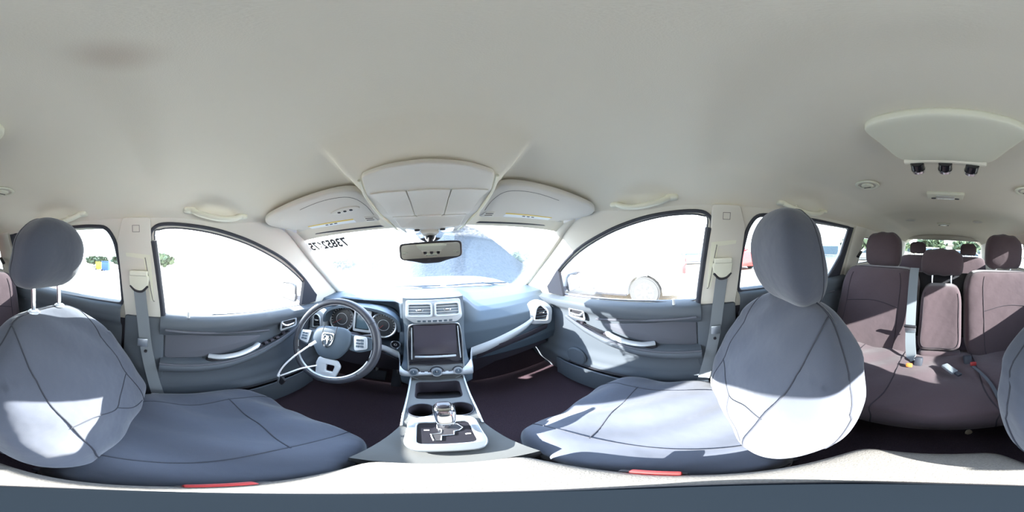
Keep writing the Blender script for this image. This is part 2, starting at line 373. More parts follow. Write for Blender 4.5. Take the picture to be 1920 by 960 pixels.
# lot number written on the outside of the glass, reads mirrored from the seats
tb = text_mesh('73852675', 1, .006, 1.0, .040)
xm = max(abs(v.co.x) for v in tb.verts); ym = max(abs(v.co.y) for v in tb.verts)
for v in tb.verts:
    X, Y, Z = v.co; a = -.785 - .185 * X / xm; v.co = WS(a, .128 - .052 * Y / ym - .07 * (a + .785), -.002 + Z * .03)
tag(obj('lot_number', tb, 'marker_ink'), 'dark handwritten lot number 73852675 on the windshield, driver side upper corner', 'writing')
n_ = 2
for s, nm in ((-1, 'driver'), (1, 'passenger')):
    for poly, mt, wh in ((FW[s], 'glass_clear', 'front door'), (RW, 'glass_tint', 'rear door'), (QW, 'glass_tint', 'rear quarter')):
        b = bmesh.new(); vs = [b.verts.new((s * (side_x(z) + .02), y, z)) for y, z in (smooth2(poly) if poly is FW[s] else roundpoly(poly, .03))]; b.faces.new(vs)
        wn = struct(obj('window_%d' % n_, b, mt, smooth=False), f'{wh} glass on the {nm} side'); n_ += 1
        q = smooth2(poly) if poly is FW[s] else roundpoly(poly, .03)
        b = sweep([Vector((s * (side_x(z) + .006), y, z)) for y, z in q], circ(.0055, 6), closed=True); obj('window_seal', b, 'rubber', wn)
b = bmesh.new(); vs = [b.verts.new(Vector(tgm(x, z, .02))) for x, z in ((-.68,1.18),(.68,1.18),(.61,1.495),(-.61,1.495))]; b.faces.new(vs)
wn = struct(obj('window_8', b, 'glass_tint', smooth=False), 'tinted rear glass behind the third row')
obj('wiper_arm', tube([(-.10, -2.70, 1.20), (.05, -2.68, 1.25), (.22, -2.66, 1.30)], .008), 'black', wn)

# ---------------------------------------------------------------- pillars
n_ = 1
for s, nm in ((-1, 'driver'), (1, 'passenger')):
    mp = lambda a, b, c, s=s: (s * (side_x(b) - .018 + c), a, b)
    o_ = [(-.195,1.481),(-.092,1.481),(-.090,1.40),(-.064,1.24),(-.036,1.066),(-.206,1.066),(-.214,1.26),(-.222,1.40)]
    tr_ = struct(obj('trim_%d' % n_, plate(roundpoly(o_, .012), [], .02, mp, bev=.004), 'trim_beige'), f'beige B pillar cover beside the {nm} seat'); n_ += 1
    obj('adjuster_slot', plate(roundpoly([(-.188,1.352),(-.092,1.345),(-.078,1.16),(-.092,1.158),(-.118,1.33),(-.186,1.338)], .004), [], .006, lambda a, b, c, s=s: (s * (side_x(b) - .022 + c), a, b)), 'trim_light', tr_)
    obj('slot_line', tube([(s * (side_x(z) - .0225), y, z) for y, z in ((-.112,1.335),(-.098,1.25),(-.084,1.165),(-.076,1.158))], .0014, sm=2), 'seam_grey', tr_)
    sq = [( -.158,1.428),(-.132,1.428),(-.132,1.452),(-.158,1.452)]
    obj('airbag_mark', sweep([Vector((s * (side_x(z) - .0185), y, z)) for y, z in sq], circ(.0012, 5), closed=True), 'seam_grey', tr_)
    b = box((s * .69, -.118, .76), (.045, .17, .64), .01); obj('lower_cover', b, 'door_trim', tr_)
    # A pillar cover between windshield and front door glass
    path = [Vector((s * (side_x(z) - .004), y, z)) for y, z in ((1.13,1.085),(1.0,1.165),(.86,1.255),(.72,1.342),(.60,1.422),(.52,1.475),(.42,1.53))]
    b = sweep(smoothpath(path, 5), circ(.03, 12, 1.0, .55), up=(s, 0, .3), fixed=True)
    struct(obj('trim_%d' % n_, b, 'trim_beige'), f'beige A pillar cover on the {nm} side'); n_ += 1
    # C pillar cover
    o_ = [(-.955,1.475),(-1.12,1.475),(-1.11,1.40),(-1.13,1.19),(-1.15,1.10),(-.99,1.10),(-.955,1.3)]
    struct(obj('trim_%d' % n_, plate(roundpoly(o_, .012), [], .02, mp, bev=.004), 'trim_beige'), f'beige C pillar cover behind the rear door, {nm} side'); n_ += 1

# ---------------------------------------------------------------- doors
def door_prof(z, y, rear):
    """how far the trim stands in from x = .705"""
    p = slerp(z, [(.46,.0),(.56,.045),(.66,.060),(.70,.045),(.78,.03),(.98,.024),(1.000,.030),(1.012,.052),(1.05,.060),(1.085,.045),(1.10,.01)])
    return p
for k, (s, nm, rear) in enumerate(((-1, 'driver', 0), (1, 'passenger', 0), (-1, 'driver', 1), (1, 'passenger', 1))):
    y0, y1 = ((-.05, 1.02) if not rear else (-.98, -.215)); dz = .05 if rear else 0
    X = lambda y, z, s=s, rear=rear, dz=dz: s * (.705 - door_prof(z - dz * sm(.95, 1.1, z), y, rear))
    ytop = lambda y, rear=rear: (lerp(y, [(-.1,1.098),(.4,1.082),(.8,1.066),(1.1,1.05)]) if not rear else 1.135)
    b = grid(40, 50, lambda u, v: (lambda y: (lambda z: (X(y, z) if v < .999 else s * .72, y, z))(.455 + (ytop(y) - .455) * v))(y0 + (y1 - y0) * u))
    d = struct(obj('door_%d' % (k + 1), b, 'door_trim', angle=60), f'dark grey {"rear" if rear else "front"} door trim beside the {nm} seat' if not rear else f'dark grey rear door trim on the {nm} side')
    if not rear:
        # window frame of the door, wide and dark beside the B pillar
        q = [Vector((s * (side_x(z) - .002), y, z)) for y, z in smooth2([(-.072,1.10),(-.094,1.26),(-.098,1.40),(-.075,1.452),(-.02,1.462)], 5)[:20]]
        q2 = [Vector((s * (side_x(z) - .004), y, z)) for y, z in ((-.050,1.08),(-.072,1.26),(-.095,1.40),(-.080,1.445),(-.03,1.460),(.1,1.453),(.205,1.436),(.33,1.403),(.49,1.342),(.645,1.246),(.76,1.15))]
        obj('window_frame', sweep(smoothpath(q2, 6), circ(.0062, 10, 1.1, 1), up=(s, 0, .3), fixed=True), 'rubber', d)
        q3 = [Vector((s * (side_x(z) - .004), y, z)) for y, z in ((-.040,.60),(-.042,.85),(-.044,1.08),(-.062,1.25),(-.082,1.40))]
        obj('door_seal', sweep(smoothpath(q3, 6), circ(.017, 10, .8, 1), up=(s, 0, .3), fixed=True), 'rubber', d)
        # sail panel at the mirror and its post
        b = plate([(.655,1.235),(.675,1.072),(.80,1.072),(.80,1.12)], [], .02, lambda a, b_, c: (s * (side_x(b_) - .012 + c), a, b_))
        obj('sail_panel', b, 'rubber', d)
        # upper groove with a bright lip that ends towards the front
        gp = [Vector((s * (.648 if s < 0 else .648), y, z)) for y, z in ((-.03,1.035),(.10,1.022),(.25,1.000),(.36,.985),(.44,.975))]
        gp = [Vector((X(p.y, p.z) - s * .004, p.y, p.z)) for p in gp]
        obj('trim_lip', sweep(smoothpath(gp, 6), circ(.008, 8, 1, .8)), 'door_fabric', d)
        # fabric insert between lip and armrest
        ins = [(-.03,1.012),(.10,1.0),(.25,.982),(.40,.958),(.36,.93),(.20,.885),(-.03,.875)]
        obj('fabric_insert', plate(roundpoly(ins, .02), [], .006, lambda a, b_, c: (s * (.6775 - c), a, b_), bev=.002), 'door_fabric', d)
        # armrest: a long swoosh that narrows to the front
        def arm(t):
            y = -.045 + .70 * t
            zt = lerp(y, [(-.05,.872),(.10,.868),(.20,.872),(.35,.895),(.50,.925),(.66,.955)])
            dep = lerp(y, [(-.05,.075),(.20,.082),(.35,.075),(.50,.05),(.66,.01)])
            hh = lerp(y, [(-.05,.055),(.20,.05),(.35,.042),(.50,.035),(.66,.02)])
            return y, zt, dep, hh
        rings = []
        b = bmesh.new()
        for i in range(29):
            y, zt, dep, hh = arm(i / 28)
            pr_ = [(0, .006), (dep * .55, .004), (dep * .9, 0), (dep, -.010), (dep * .97, -hh * .6), (dep * .75, -hh), (0, -hh * 1.7)]
            rings.append([b.verts.new((s * (.690 - px), y, zt + pz)) for px, pz in pr_])
        for A, B in zip(rings, rings[1:]):
            for j in range(6): b.faces.new((A[j], A[j + 1], B[j + 1], B[j]))
        b.faces.new(rings[0])
        obj('armrest', b, 'door_trim', d, angle=60)
        obj('armrest_lip', tube([(s * (.690 - arm(t)[2] * .95), arm(t)[0], arm(t)[1] + .002) for t in (0, .2, .4, .6, .8, .97)], .0045), 'door_fabric', d)
        # pull cup with grab handle
        cup = [(.14,.0),(.18,-.02),(.30,-.024),(.34,-.008),(.30,.018),(.16,.02)]
        obj('pull_cup', plate(roundpoly([(.13,.655),(.15,.632),(.31,.632),(.335,.645),(.31,.672),(.15,.676)], .012), [], .006, lambda a, b_, c: (s * b_, a, arm((a + .045) / .70)[1] + .001 + c), bev=.001), 'black', d)
        obj('grab_handle', sweep(smoothpath([(s * .665, .15, .885), (s * .640, .20, .888), (s * .630, .27, .898), (s * .640, .34, .912), (s * .66, .37, .915)], 6), circ(.015, 10, 1, .8)), 'silver_paint', d)
        # switches on the armrest
        swb = obj('switch_panel', plate(roundpoly([(.345,.632),(.345,.664),(.555,.678),(.56,.655)], .008), [], .007, lambda a, b_, c: (s * b_, a, arm((a + .045) / .70)[1] + .003 + c), bev=.0015), 'black_gloss', d)
        for j in range(4 if s < 0 else 1):
            yy = .375 + j * .032; obj('switch', box((s * .650, yy, arm((yy + .045) / .70)[1] + .014), (.018, .020, .009), .003), 'dash_dark', swb)
        obj('mirror_switch', cyl((s * .664, .52, arm(.807)[1] + .008), (s * .664, .52, arm(.807)[1] + .018), .009), 'dash_dark', swb)
        # release handle in its recess
        yh, zh = (.545, .995)
        obj('handle_bezel', plate(roundpoly([(yh-.055,zh-.032),(yh+.055,zh-.026),(yh+.058,zh+.026),(yh-.045,zh+.030)], .014), [roundpoly([(yh-.044,zh-.023),(yh+.045,zh-.018),(yh+.047,zh+.018),(yh-.036,zh+.021)], .010)], .008, lambda a, b_, c: (s * (.660 - c), a, b_), bev=.002), 'silver_paint', d)
        obj('handle_recess', plate(roundpoly([(yh-.046,zh-.025),(yh+.047,zh-.020),(yh+.049,zh+.020),(yh-.038,zh+.023)], .010), [], .003, lambda a, b_, c: (s * (.664 - c), a, b_)), 'black', d)
        obj('release_handle', sweep(smoothpath([(s * .658, yh + .040, zh - .004), (s * .646, yh + .01, zh - .003), (s * .644, yh - .025, zh - .002), (s * .655, yh - .040, zh + .010)], 5), circ(.0085, 10, 1, .8)), 'chrome', d)
        # lower map pocket
        b = grid(24, 8, lambda u, v: (s * (.640 - .035 * math.sin(math.pi * min(1, u * 1.05 + .02)) ** .5 * (.6 + .4 * v)), .14 + .56 * u, .50 + (.135 + .03 * math.sin(math.pi * u)) * v), thick=.008)
        obj('map_pocket', b, 'door_trim', d)
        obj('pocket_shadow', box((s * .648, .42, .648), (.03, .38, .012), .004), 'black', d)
        obj('lock_knob', cyl((s * .668, .062, 1.085), (s * .668, .062, 1.112), .006, .005, 12, .001), 'dial_mark', d)
        obj('door_speaker', cyl((s * .652, .56, .70), (s * .640, .56, .70), .065, .06, 28, .003), 'door_trim', d)
    else:
        gp = [Vector((X(y, 1.03) - s * .002, y, z)) for y, z in ((-.25,1.08),(-.45,1.075),(-.65,1.06),(-.85,1.03))]
        obj('trim_lip', sweep(smoothpath(gp, 5), circ(.01, 8)), 'door_fabric', d)
        obj('armrest', box((s * .645, -.55, .88), (.09, .40, .07), .02), 'door_trim', d)
        obj('release_handle', tube([(s * .655, -.34, 1.0), (s * .64, -.37, 1.005), (s * .64, -.42, 1.0), (s * .655, -.44, .99)], .007), 'chrome', d)
        # dark division bar and fixed corner at the rear of the window
        obj('division_bar', plate([(-.945,1.462),(-.89,1.462),(-.875,1.28),(-.79,1.12),(-.93,1.12)], [], .012, lambda a, b_, c: (s * (side_x(b_) - .006 + c), a, b_)), 'rubber', d)
        obj('window_frame', sweep([Vector((s * (side_x(z) - .003), y, z)) for y, z in roundpoly(RW, .03)], circ(.008, 8), closed=True), 'rubber', d)

# ---------------------------------------------------------------- dashboard
dash = thing('dashboard', 'dark blue-grey dashboard with silver trim strip under the windshield', 'dashboard', (0, .75, .6))
def crest(x):      # height of the rear edge of the dash top
    return 1.055 + .060 * (sm(-.62, -.50, x) - sm(-.20, -.14, x)) * 1.0 + .085 * sm(-.20, -.13, x) * (1 - sm(.13, .24, x)) + .0 * x
def dash_f(u, v):
    x = -.70 + 1.40 * u; k = crest(x); yc = .80 - .045 * sm(-.2, -.13, x) * (1 - sm(.13, .2, x)) + .03 * (x / .6) ** 4
    tab = [(0, 1.20, 1.095 + .02 * (1 - (x / .7) ** 2)), (.16, 1.04, 1.10 + .5 * (k - 1.055)), (.34, .90, (1.085 + k) / 2 + .01), (.44, yc + .03, k + .006), (.50, yc, k - .012),
           (.58, .765, 1.0), (.66, .752, .95), (.74, .748, .89), (.82, .745, .83), (.90, .765, .77), (.96, .81, .745), (1, .90, .735)]
    y = slerp(v, [(a, b_) for a, b_, c_ in tab]); z = slerp(v, [(a, c_) for a, b_, c_ in tab])
    y = lerp(v, [(a, b_) for a, b_, c_ in tab]) * .5 + y * .5; z = lerp(v, [(a, c_) for a, b_, c_ in tab]) * .5 + z * .5
    y += .085 * sm(-.60, -.56, x) * (1 - sm(-.19, -.15, x)) * sm(.46, .54, v) * (1 - sm(.76, .82, v))
    return (x, y, z)
obj('dash_body', grid(90, 90, dash_f, thick=.0), 'dash', dash, angle=70)
# instrument hood over the gauges
def hood(u, v):
    a = math.pi * u; cx = -.365; rx = .215; rz = .115
    x = cx - rx * math.copysign(abs(math.cos(a)) ** .75, math.cos(a)); z = .975 + rz * math.sin(a) ** .62 * (1 - .06 * math.cos(2 * a))
    return (x * 1 + (cx - x) * .12 * v, .735 + .20 * v, z - .010 * v)
obj('instrument_hood', grid(40, 8, hood, thick=.014), 'dash', dash)
obj('gauge_backing', plate([(-.575,.90),(-.165,.885),(-.165,1.04),(-.22,1.075),(-.50,1.075),(-.575,1.04)], [], .01, lambda a, b, c: (a, .815 - c, b)), 'dial', dash)
def gauge(cx, cz, r, nm, val):
    n = Vector((0, -1, .25)).normalized(); c = Vector((cx, .79, cz)); q = n.to_track_quat('Z', 'Y').to_matrix()
    P = lambda a, b_, h=0: c + q @ Vector((a, b_, h))
    gz = obj(nm, cyl(P(0, 0, -.008), P(0, 0, .001), r, n=40), 'dial', dash)
    obj('gauge_ring', sweep([P(r * math.cos(t), r * math.sin(t), .004) for t in [2 * math.pi * i / 48 for i in range(48)]], circ(.006, 8), closed=True), 'silver', gz)
    obj('gauge_inner_ring', sweep([P(.45 * r * math.cos(t), .45 * r * math.sin(t), .003) for t in [2 * math.pi * i / 32 for i in range(32)]], circ(.0015, 6), closed=True), 'silver_paint', gz)
    bm = None
    for i in range(19):
        t = R(225 - i * 15); a0, a1 = r * .78, r * (.9 if i % 2 else .93)
        bm = tube([P(a0 * math.cos(t), a0 * math.sin(t), .003), P(a1 * math.cos(t), a1 * math.sin(t), .003)], .0012, 4, sm=0, bm=bm)
    tk = obj('tick_mark', bm, 'dial_mark', gz); tk['kind'] = 'stuff'
    t = R(val); obj('needle', tube([P(0, 0, .006), P(r * .8 * math.cos(t), r * .8 * math.sin(t), .006)], .0014, 6, sm=0), 'red', gz)
gauge(-.488, .993, .076, 'speed_gauge', 215); gauge(-.248, .985, .066, 'engine_gauge', 225)
obj('info_display', box((-.36, .795, 1.0), (.085, .012, .10), .006, Matrix.Rotation(R(-14), 3, 'X')), 'lcd', dash)
obj('display_frame', plate(roundpoly([(-.41,.94),(-.31,.94),(-.31,1.06),(-.41,1.06)], .01), [roundpoly([(-.40,.952),(-.32,.952),(-.32,1.048),(-.40,1.048)], .006)], .008, lambda a, b, c: (a, .788 - c + (b - 1) * .25, b), bev=.001), 'silver_paint', dash)
# vents: housing ring, dark throat, louvres, tab
def vent(nm, outline, fn, slats, tab=True, ring='silver_paint', inner=.007, par=dash):
    """outline in (a, b); fn(a, b, depth) -> world"""
    cx = sum(p[0] for p in outline) / len(outline); cy = sum(p[1] for p in outline) / len(outline)
    shr = lambda d: [(p[0] - d * (1 if p[0] > cx else -1), p[1] - d * (1 if p[1] > cy else -1)) for p in outline]
    v = obj(nm, plate(roundpoly(outline, .014), [roundpoly(shr(inner), .010)], .010, lambda a, b, c: fn(a, b, c), bev=.002), ring, par)
    obj('vent_throat', plate(roundpoly(shr(inner * .8), .010), [], .002, lambda a, b, c: fn(a, b, c - .004)), 'black', v)
    lo, hi = min(p[1] for p in outline) + inner, max(p[1] for p in outline) - inner
    for i in range(slats):
        t = (i + .5) / slats; zb = lo + (hi - lo) * t
        xs = []
        sh = shr(inner)
        for (ax, az), (bx, bz) in zip(sh, sh[1:] + sh[:1]):
            if (az - zb) * (bz - zb) < 0: xs.append(ax + (bx - ax) * (zb - az) / (bz - az))
        if len(xs) < 2: continue
        xa, xb = min(xs), max(xs)
        b = bmesh.new(); h = .0014
        P = [fn(xa, zb - h, -.001), fn(xb, zb - h, -.001), fn(xb, zb + h, .004), fn(xa, zb + h, .004), fn(xa, zb - h + .002, -.003), fn(xb, zb - h + .002, -.003), fn(xb, zb + h + .002, .001), fn(xa, zb + h + .002, .001)]
        V = [b.verts.new(Vector(p)) for p in P]
        for f in ((0,1,2,3),(7,6,5,4),(0,4,5,1),(3,2,6,7),(0,3,7,4),(1,5,6,2)): b.faces.new([V[k] for k in f])
        obj('slat', b, 'dash', v, smooth=False)
    if tab:
        p = Vector(fn(cx, cy, .008)); obj('vent_tab', sweep([Vector(fn(cx - .013, cy, .007)), Vector(fn(cx - .004, cy, .011)), Vector(fn(cx + .004, cy, .011)), Vector(fn(cx + .013, cy, .007))], circ(.0045, 8)), 'chrome', v)
    return v
# centre stack
def sy(z): return slerp(z, [(.70,.640),(.74,.612),(.82,.622),(.855,.655),(.90,.672),(1.05,.705),(1.15,.735)])
def stack_sec(z): return slerp(z, [(.70,.120),(.74,.136),(.80,.142),(.86,.132),(.95,.128),(1.10,.138),(1.15,.140)])
b = bmesh.new(); rings = []
for i in range(33):
    z = .695 + (1.148 - .695) * i / 32; hw = stack_sec(z); y = sy(z); rr = []
    for k in range(13):
        t = k / 12; x = -hw + 2 * hw * t; e = abs(2 * t - 1) ** 8
        rr.append(b.verts.new((x, y + .018 * e, z)))
    rings.append([b.verts.new((-hw, .86, z))] + rr + [b.verts.new((hw, .86, z))])
for A, B in zip(rings, rings[1:]):
    for j in range(len(A) - 1): b.faces.new((A[j], A[j + 1], B[j + 1], B[j]))
b.faces.new(rings[0]); b.faces.new(rings[-1])
stack = obj('centre_stack', b, 'dash', dash, angle=50)
SF = lambda a, b_, c: (a, sy(b_) - c - .001, b_)
obj('vent_surround', plate(roundpoly([(-.122,1.142),(.122,1.142),(.124,1.062),(.100,1.040),(-.085,1.040),(-.122,1.066)], .012), [], .004, SF, bev=.001), 'silver_paint', stack)
for cx in (-.059, .061):
    vent('centre_vent', [(cx - .055, 1.070), (cx + .055, 1.070), (cx + .055, 1.130), (cx - .055, 1.130)], lambda a, b_, c: (a, sy(b_) - c - .006, b_), 4, par=stack)
bt = obj('button_strip', plate(roundpoly([(-.075,1.043),(.085,1.043),(.085,1.058),(-.075,1.058)], .004), [], .003, lambda a, b_, c: (a, sy(b_) - c - .006, b_)), 'silver_paint', stack)
for x in (-.062, -.040, -.018, .005, .028, .050, .072):
    obj('button', box((x, sy(1.05) - .010, 1.0505), (.014 if x != .005 else .018, .004, .009), .0015), 'dash', bt)
# touch screen with bright arched frame
fr = [(-.108,.838),(-.112,.95),(-.110,1.015),(-.092,1.034),(.0,1.038),(.096,1.034),(.112,1.015),(.112,.95),(.106,.838)]
sc_ = obj('screen_bezel', plate(roundpoly(fr, .01), [], .004, SF, bev=.001, sub=.03), 'black_gloss', stack)
obj('bezel_trim', sweep(smoothpath([Vector(SF(a, b_, .006)) for a, b_ in [(-.104,.815),(-.110,.88),(-.112,.95),(-.109,1.012),(-.09,1.034),(0,1.038),(.092,1.034),(.110,1.012),(.113,.95),(.110,.88),(.104,.815)]], 4), circ(.0028, 6)), 'silver', sc_)
obj('screen_panel', plate(roundpoly([(-.083,.893),(.087,.893),(.092,1.028),(-.087,1.030)], .004), [], .004, lambda a, b_, c: (a, sy(b_) - c - .005, b_), sub=.03), 'screen', sc_)
for x in (-.094, .099): obj('side_trim', tube([SF(x, .87, .008), SF(x, .95, .008), SF(x * 1.01, 1.02, .008)], .0022, 6), 'silver_paint', sc_)
obj('screen_ledge', box((0, sy(.882) - .007, .880), (.165, .010, .010), .003), 'silver_paint', sc_)
# silver trim strip across the dash
bandU = [(-.60,.895),(-.45,.895),(-.32,.895),(-.23,.885),(-.155,.848),(-.11,.822),(-.05,.822),(.05,.822),(.105,.830),(.165,.862),(.29,.893),(.45,.938),(.515,.965)]
bandL = [(.50,.925),(.45,.895),(.30,.842),(.165,.797),(.12,.788),(.05,.800),(-.05,.800),(-.11,.790),(-.155,.802),(-.23,.845),(-.32,.865),(-.45,.868),(-.60,.868)]
def dash_face(x, z):
    inside = sm(.165, .135, abs(x)); y = slerp(z, [(.745,.81),(.77,.765),(.83,.745),(.95,.752),(1.0,.765),(1.04,.80)]); return y * (1 - inside) + sy(z) * inside
b = bmesh.new(); up_ = smoothpath([(a, 0, c) for a, c in bandU], 6); lo_ = smoothpath([(a, 0, c) for a, c in bandL[::-1]], 6); rows = []
for p, q in zip(up_, lo_):
    row = []
    for k in range(6):
        t = k / 5; P = p.lerp(q, t); row.append(b.verts.new((P.x, dash_face(P.x, P.z) - .004 - .010 * math.sin(math.pi * t) ** .5, P.z)))
    rows.append(row)
for A, B in zip(rows, rows[1:]):
    for j in range(5): b.faces.new((A[j], A[j + 1], B[j + 1], B[j]))
obj('silver_strip', b, 'silver_paint', dash)
# outer vents
vo = vent('outer_vent', [(.512,.945),(.588,.932),(.598,1.000),(.562,1.042),(.530,1.026)], lambda a, b_, c: (a, .728 + .10 * (b_ - .98) - .45 * (a - .55) * 1 - c - .0, b_), 6)
obj('vent_pod', plate(roundpoly([(.492,.920),(.612,.905),(.630,1.010),(.580,1.062),(.522,1.044)], .03), [], .05, lambda a, b_, c: (a, .790 + .10 * (b_ - .98) - .45 * (a - .55) - c * 1.1 , b_), bev=.006), 'silver_paint', dash)
vo = vent('outer_vent', [(-.650,.925),(-.590,.935),(-.598,1.000),(-.625,1.020),(-.650,1.01)], lambda a, b_, c: (a, .735 + .10 * (b_ - .98) + .2 * (a + .62) - c, b_), 6)
obj('vent_pod', plate(roundpoly([(-.675,.90),(-.575,.915),(-.582,1.02),(-.62,1.045),(-.672,1.035)], .02), [], .05, lambda a, b_, c: (a, .790 + .10 * (b_ - .98) + .2 * (a + .62) - c * 1.05, b_), bev=.006), 'silver_paint', dash)
# starter button left of the stack
st = obj('starter_button', cyl((-.178, .748, .898), (-.178, .738, .900), .020, n=28, bev=.002), 'black_gloss', dash)
obj('button_ring', sweep([Vector((-.178 + .022 * math.cos(t), .737, .900 + .022 * math.sin(t))) for t in [2 * math.pi * i / 32 for i in range(32)]], circ(.0032, 8), closed=True), 'silver', st)
obj('power_icon', sweep([Vector((-.178 + .006 * math.cos(t), .7365, .900 + .006 * math.sin(t))) for t in [2 * math.pi * i / 16 for i in range(16)]], circ(.0013, 5), closed=True), 'dial_mark', st)
# climate pod: three knobs, labels, slot
pod = obj('climate_panel', plate(roundpoly([(-.112,.845),(.110,.845),(.105,.790),(.05,.772),(-.05,.772),(-.108,.790)], .02), [], .004, SF, bev=.001, sub=.02), 'console', stack)
obj('panel_trim', sweep(smoothpath([Vector(SF(a, b_, .004)) for a, b_ in [(-.105,.796),(-.06,.776),(0,.770),(.06,.776),(.105,.796)]], 4), circ(.0016, 6)), 'silver', pod)
obj('panel_trim', tube([SF(-.06, .818, .004), SF(-.03, .820, .005)], .0012, 5, sm=1), 'silver', pod); obj('panel_trim', tube([SF(.03, .820, .005), SF(.06, .818, .004)], .0012, 5, sm=1), 'silver', pod)
for x, r in ((-.084, .022), (.001, .027), (.080, .022)):
    z = .818; y = sy(z); ax = Vector((0, -1, .35)).normalized(); c0 = Vector((x, y, z))
    kn = obj('climate_knob', cyl(c0, c0 + ax * .006, r, r, 32, .001), 'black_gloss', pod)
    obj('knob_ring', cyl(c0 + ax * .004, c0 + ax * .016, r * .86, r * .80, 32, .002), 'silver', kn)
    obj('knob_cap', cyl(c0 + ax * .012, c0 + ax * .020, r * .60, r * .56, 28, .002), 'dash', kn)
    obj('knob_mark', box(c0 + ax * .0205 + Vector((0, 0, r * .25)), (.002, .002, r * .4), 0), 'dial_mark', kn)
sl = obj('card_slot', box((.0, sy(.755) - .001, .755), (.120, .006, .005), .001), 'black', stack)
obj('indicator', cyl((-.078, sy(.757) + .002, .757), (-.078, sy(.757) - .004, .757), .0035), 'dial_mark', stack)
for x in (-.05, -.025, 0, .025, .05): obj('button', box((x, sy(.808) - .016, .812 + .018), (.014, .003, .005), .001), 'dash_dark', stack)
# glove box lid and lower dash
obj('glovebox_lid', grid(20, 10, lambda u, v: (.19 + .42 * u, dash_face(.3, .845 - .10 * v) - .006 + .012 * v, .845 - .095 * v + .055 * u), thick=.006), 'dash_dark', dash)
obj('knee_panel', plate(roundpoly([(-.66,.90),(-.24,.84),(-.17,.79),(-.16,.70),(-.60,.70),(-.67,.78)], .02), [], .02, lambda a, b, c: (a, .765 + .25 * (.82 - b) - c, b), bev=.004, sub=.06), 'dash_dark', dash)
obj('headlamp_knob', cyl((-.60, .745, .885), (-.60, .728, .888), .016, n=20, bev=.002), 'black', dash)
obj('knee_wing', plate([(.12,.80),(.20,.80),(.60,.78),(.64,.73),(.30,.70),(.16,.62)], [], .01, lambda a, b, c: (a, .775 + .25 * (.82 - b) - c, b), sub=.06), 'dash_dark', dash)

# ---------------------------------------------------------------- pedals
for (x, wd, nm) in ((-.33, .12, 'brake'), (-.21, .055, 'accelerator')):
    p = thing('pedal', f'{"wide rubber brake" if nm == "brake" else "narrow upright accelerator"} pedal in the dark driver footwell', 'pedal', (x, .88, .50))
    obj('pad', box((x, .87, .56), (wd, .015, .07 if nm == 'brake' else .14), .006, Matrix.Rotation(R(-35), 3, 'X')), 'rubber', p)
    obj('arm', tube([(x, .88, .57), (x, .93, .66), (x, .97, .76)], .009), 'pole', p)

# ---------------------------------------------------------------- steering wheel
WC = Vector((-.384, .545, .978)); wa = Vector((0.04, -.90, .42)).normalized()
tilt = wa.to_track_quat('Z', 'Y').to_matrix() @ Matrix.Rotation(R(5), 3, 'Z')
WP = lambda a, b_, c=0.0: WC + tilt @ Vector((a, b_, c))
chk = tilt @ Vector((0, 1, 0))
if chk.z < 0: tilt = tilt @ Matrix.Rotation(math.pi, 3, 'Z')
whl = thing('steering_wheel', 'black leather steering wheel with silver spoke switches and shield emblem', 'steering wheel', WC)
RR = .183
obj('rim', sweep([WP(RR * math.cos(t), RR * math.sin(t)) for t in [2 * math.pi * i / 96 for i in range(96)]], circ(.0165, 14, 1, 1), closed=True), 'leather', whl)
obj('rim_insert', sweep([WP((RR - .013) * math.cos(t), (RR - .013) * math.sin(t), .009) for t in [R(205 + 130 * i / 40) for i in range(41)]], circ(.0055, 8)), 'silver', whl)
obj('rim_stitch', sweep([WP((RR - .0155) * math.cos(t), (RR - .0155) * math.sin(t), .007) for t in [R(-20 + 220 * i / 60) for i in range(61)]], circ(.0014, 6)), 'silver_paint', whl)
for t in (R(28), R(-48)):
    obj('rim_seam', sweep([WP(RR * math.cos(t) + .0168 * math.cos(q) * math.cos(t), RR * math.sin(t) + .0168 * math.cos(q) * math.sin(t), .0168 * math.sin(q)) for q in [2 * math.pi * i / 16 for i in range(16)]], circ(.0012, 5), closed=True), 'black', whl)
hub = [(-.088,.045),(-.05,.062),(0,.066),(.05,.062),(.088,.045),(.083,-.01),(.06,-.055),(.03,-.078),(0,-.083),(-.03,-.078),(-.06,-.055),(-.083,-.01)]
b = pillow(lambda x, y, z: WP(*(lambda f: (f * x, y * .074 - .008 + .0 * x, .010 + .026 * z * (1 - .25 * (x * x + y * y))))(.088 - .034 * sm(.2, -1, y))), 3.6, 14)
hb = obj('airbag_cover', b, 'dash', whl)
for sgn in (-1, 1):
    sp_ = [(sgn * .075, .040), (sgn * .165, .028), (sgn * .172, -.022), (sgn * .120, -.038), (sgn * .078, -.030)]
    obj('spoke', plate(roundpoly(sp_, .012), [], .020, lambda a, b_, c: WP(a, b_, c - .008), bev=.004), 'dash', whl)
    kp = [(sgn * .098, .036), (sgn * .150, .030), (sgn * .153, -.020), (sgn * .104, -.030)]
    pd = obj('switch_pad', plate(roundpoly(kp, .010), [], .006, lambda a, b_, c: WP(a, b_, c + .014), bev=.0015), 'silver_paint', whl)
    obj('button_block', plate(roundpoly([(sgn * .108, .026), (sgn * .141, .022), (sgn * .143, -.014), (sgn * .111, -.021)], .005), [], .003, lambda a, b_, c: WP(a, b_, c + .020), bev=.0005), 'silver_paint', pd)
    for i in range(3):
        for j in range(2):
            obj('wheel_button', plate(roundpoly([(sgn * (.1115 + j * .0155), .0115 - i * .0125), (sgn * (.1245 + j * .0155), .0105 - i * .0125), (sgn * (.1245 + j * .0155), .020 - i * .0125), (sgn * (.1115 + j * .0155), .021 - i * .0125)], .002), [], .002, lambda a, b_, c: WP(a, b_, c + .023)), 'dash', pd)
lw = [(-.052,-.080),(.030,-.085),(.046,-.110),(.030,-.168),(-.050,-.168),(-.060,-.110)]
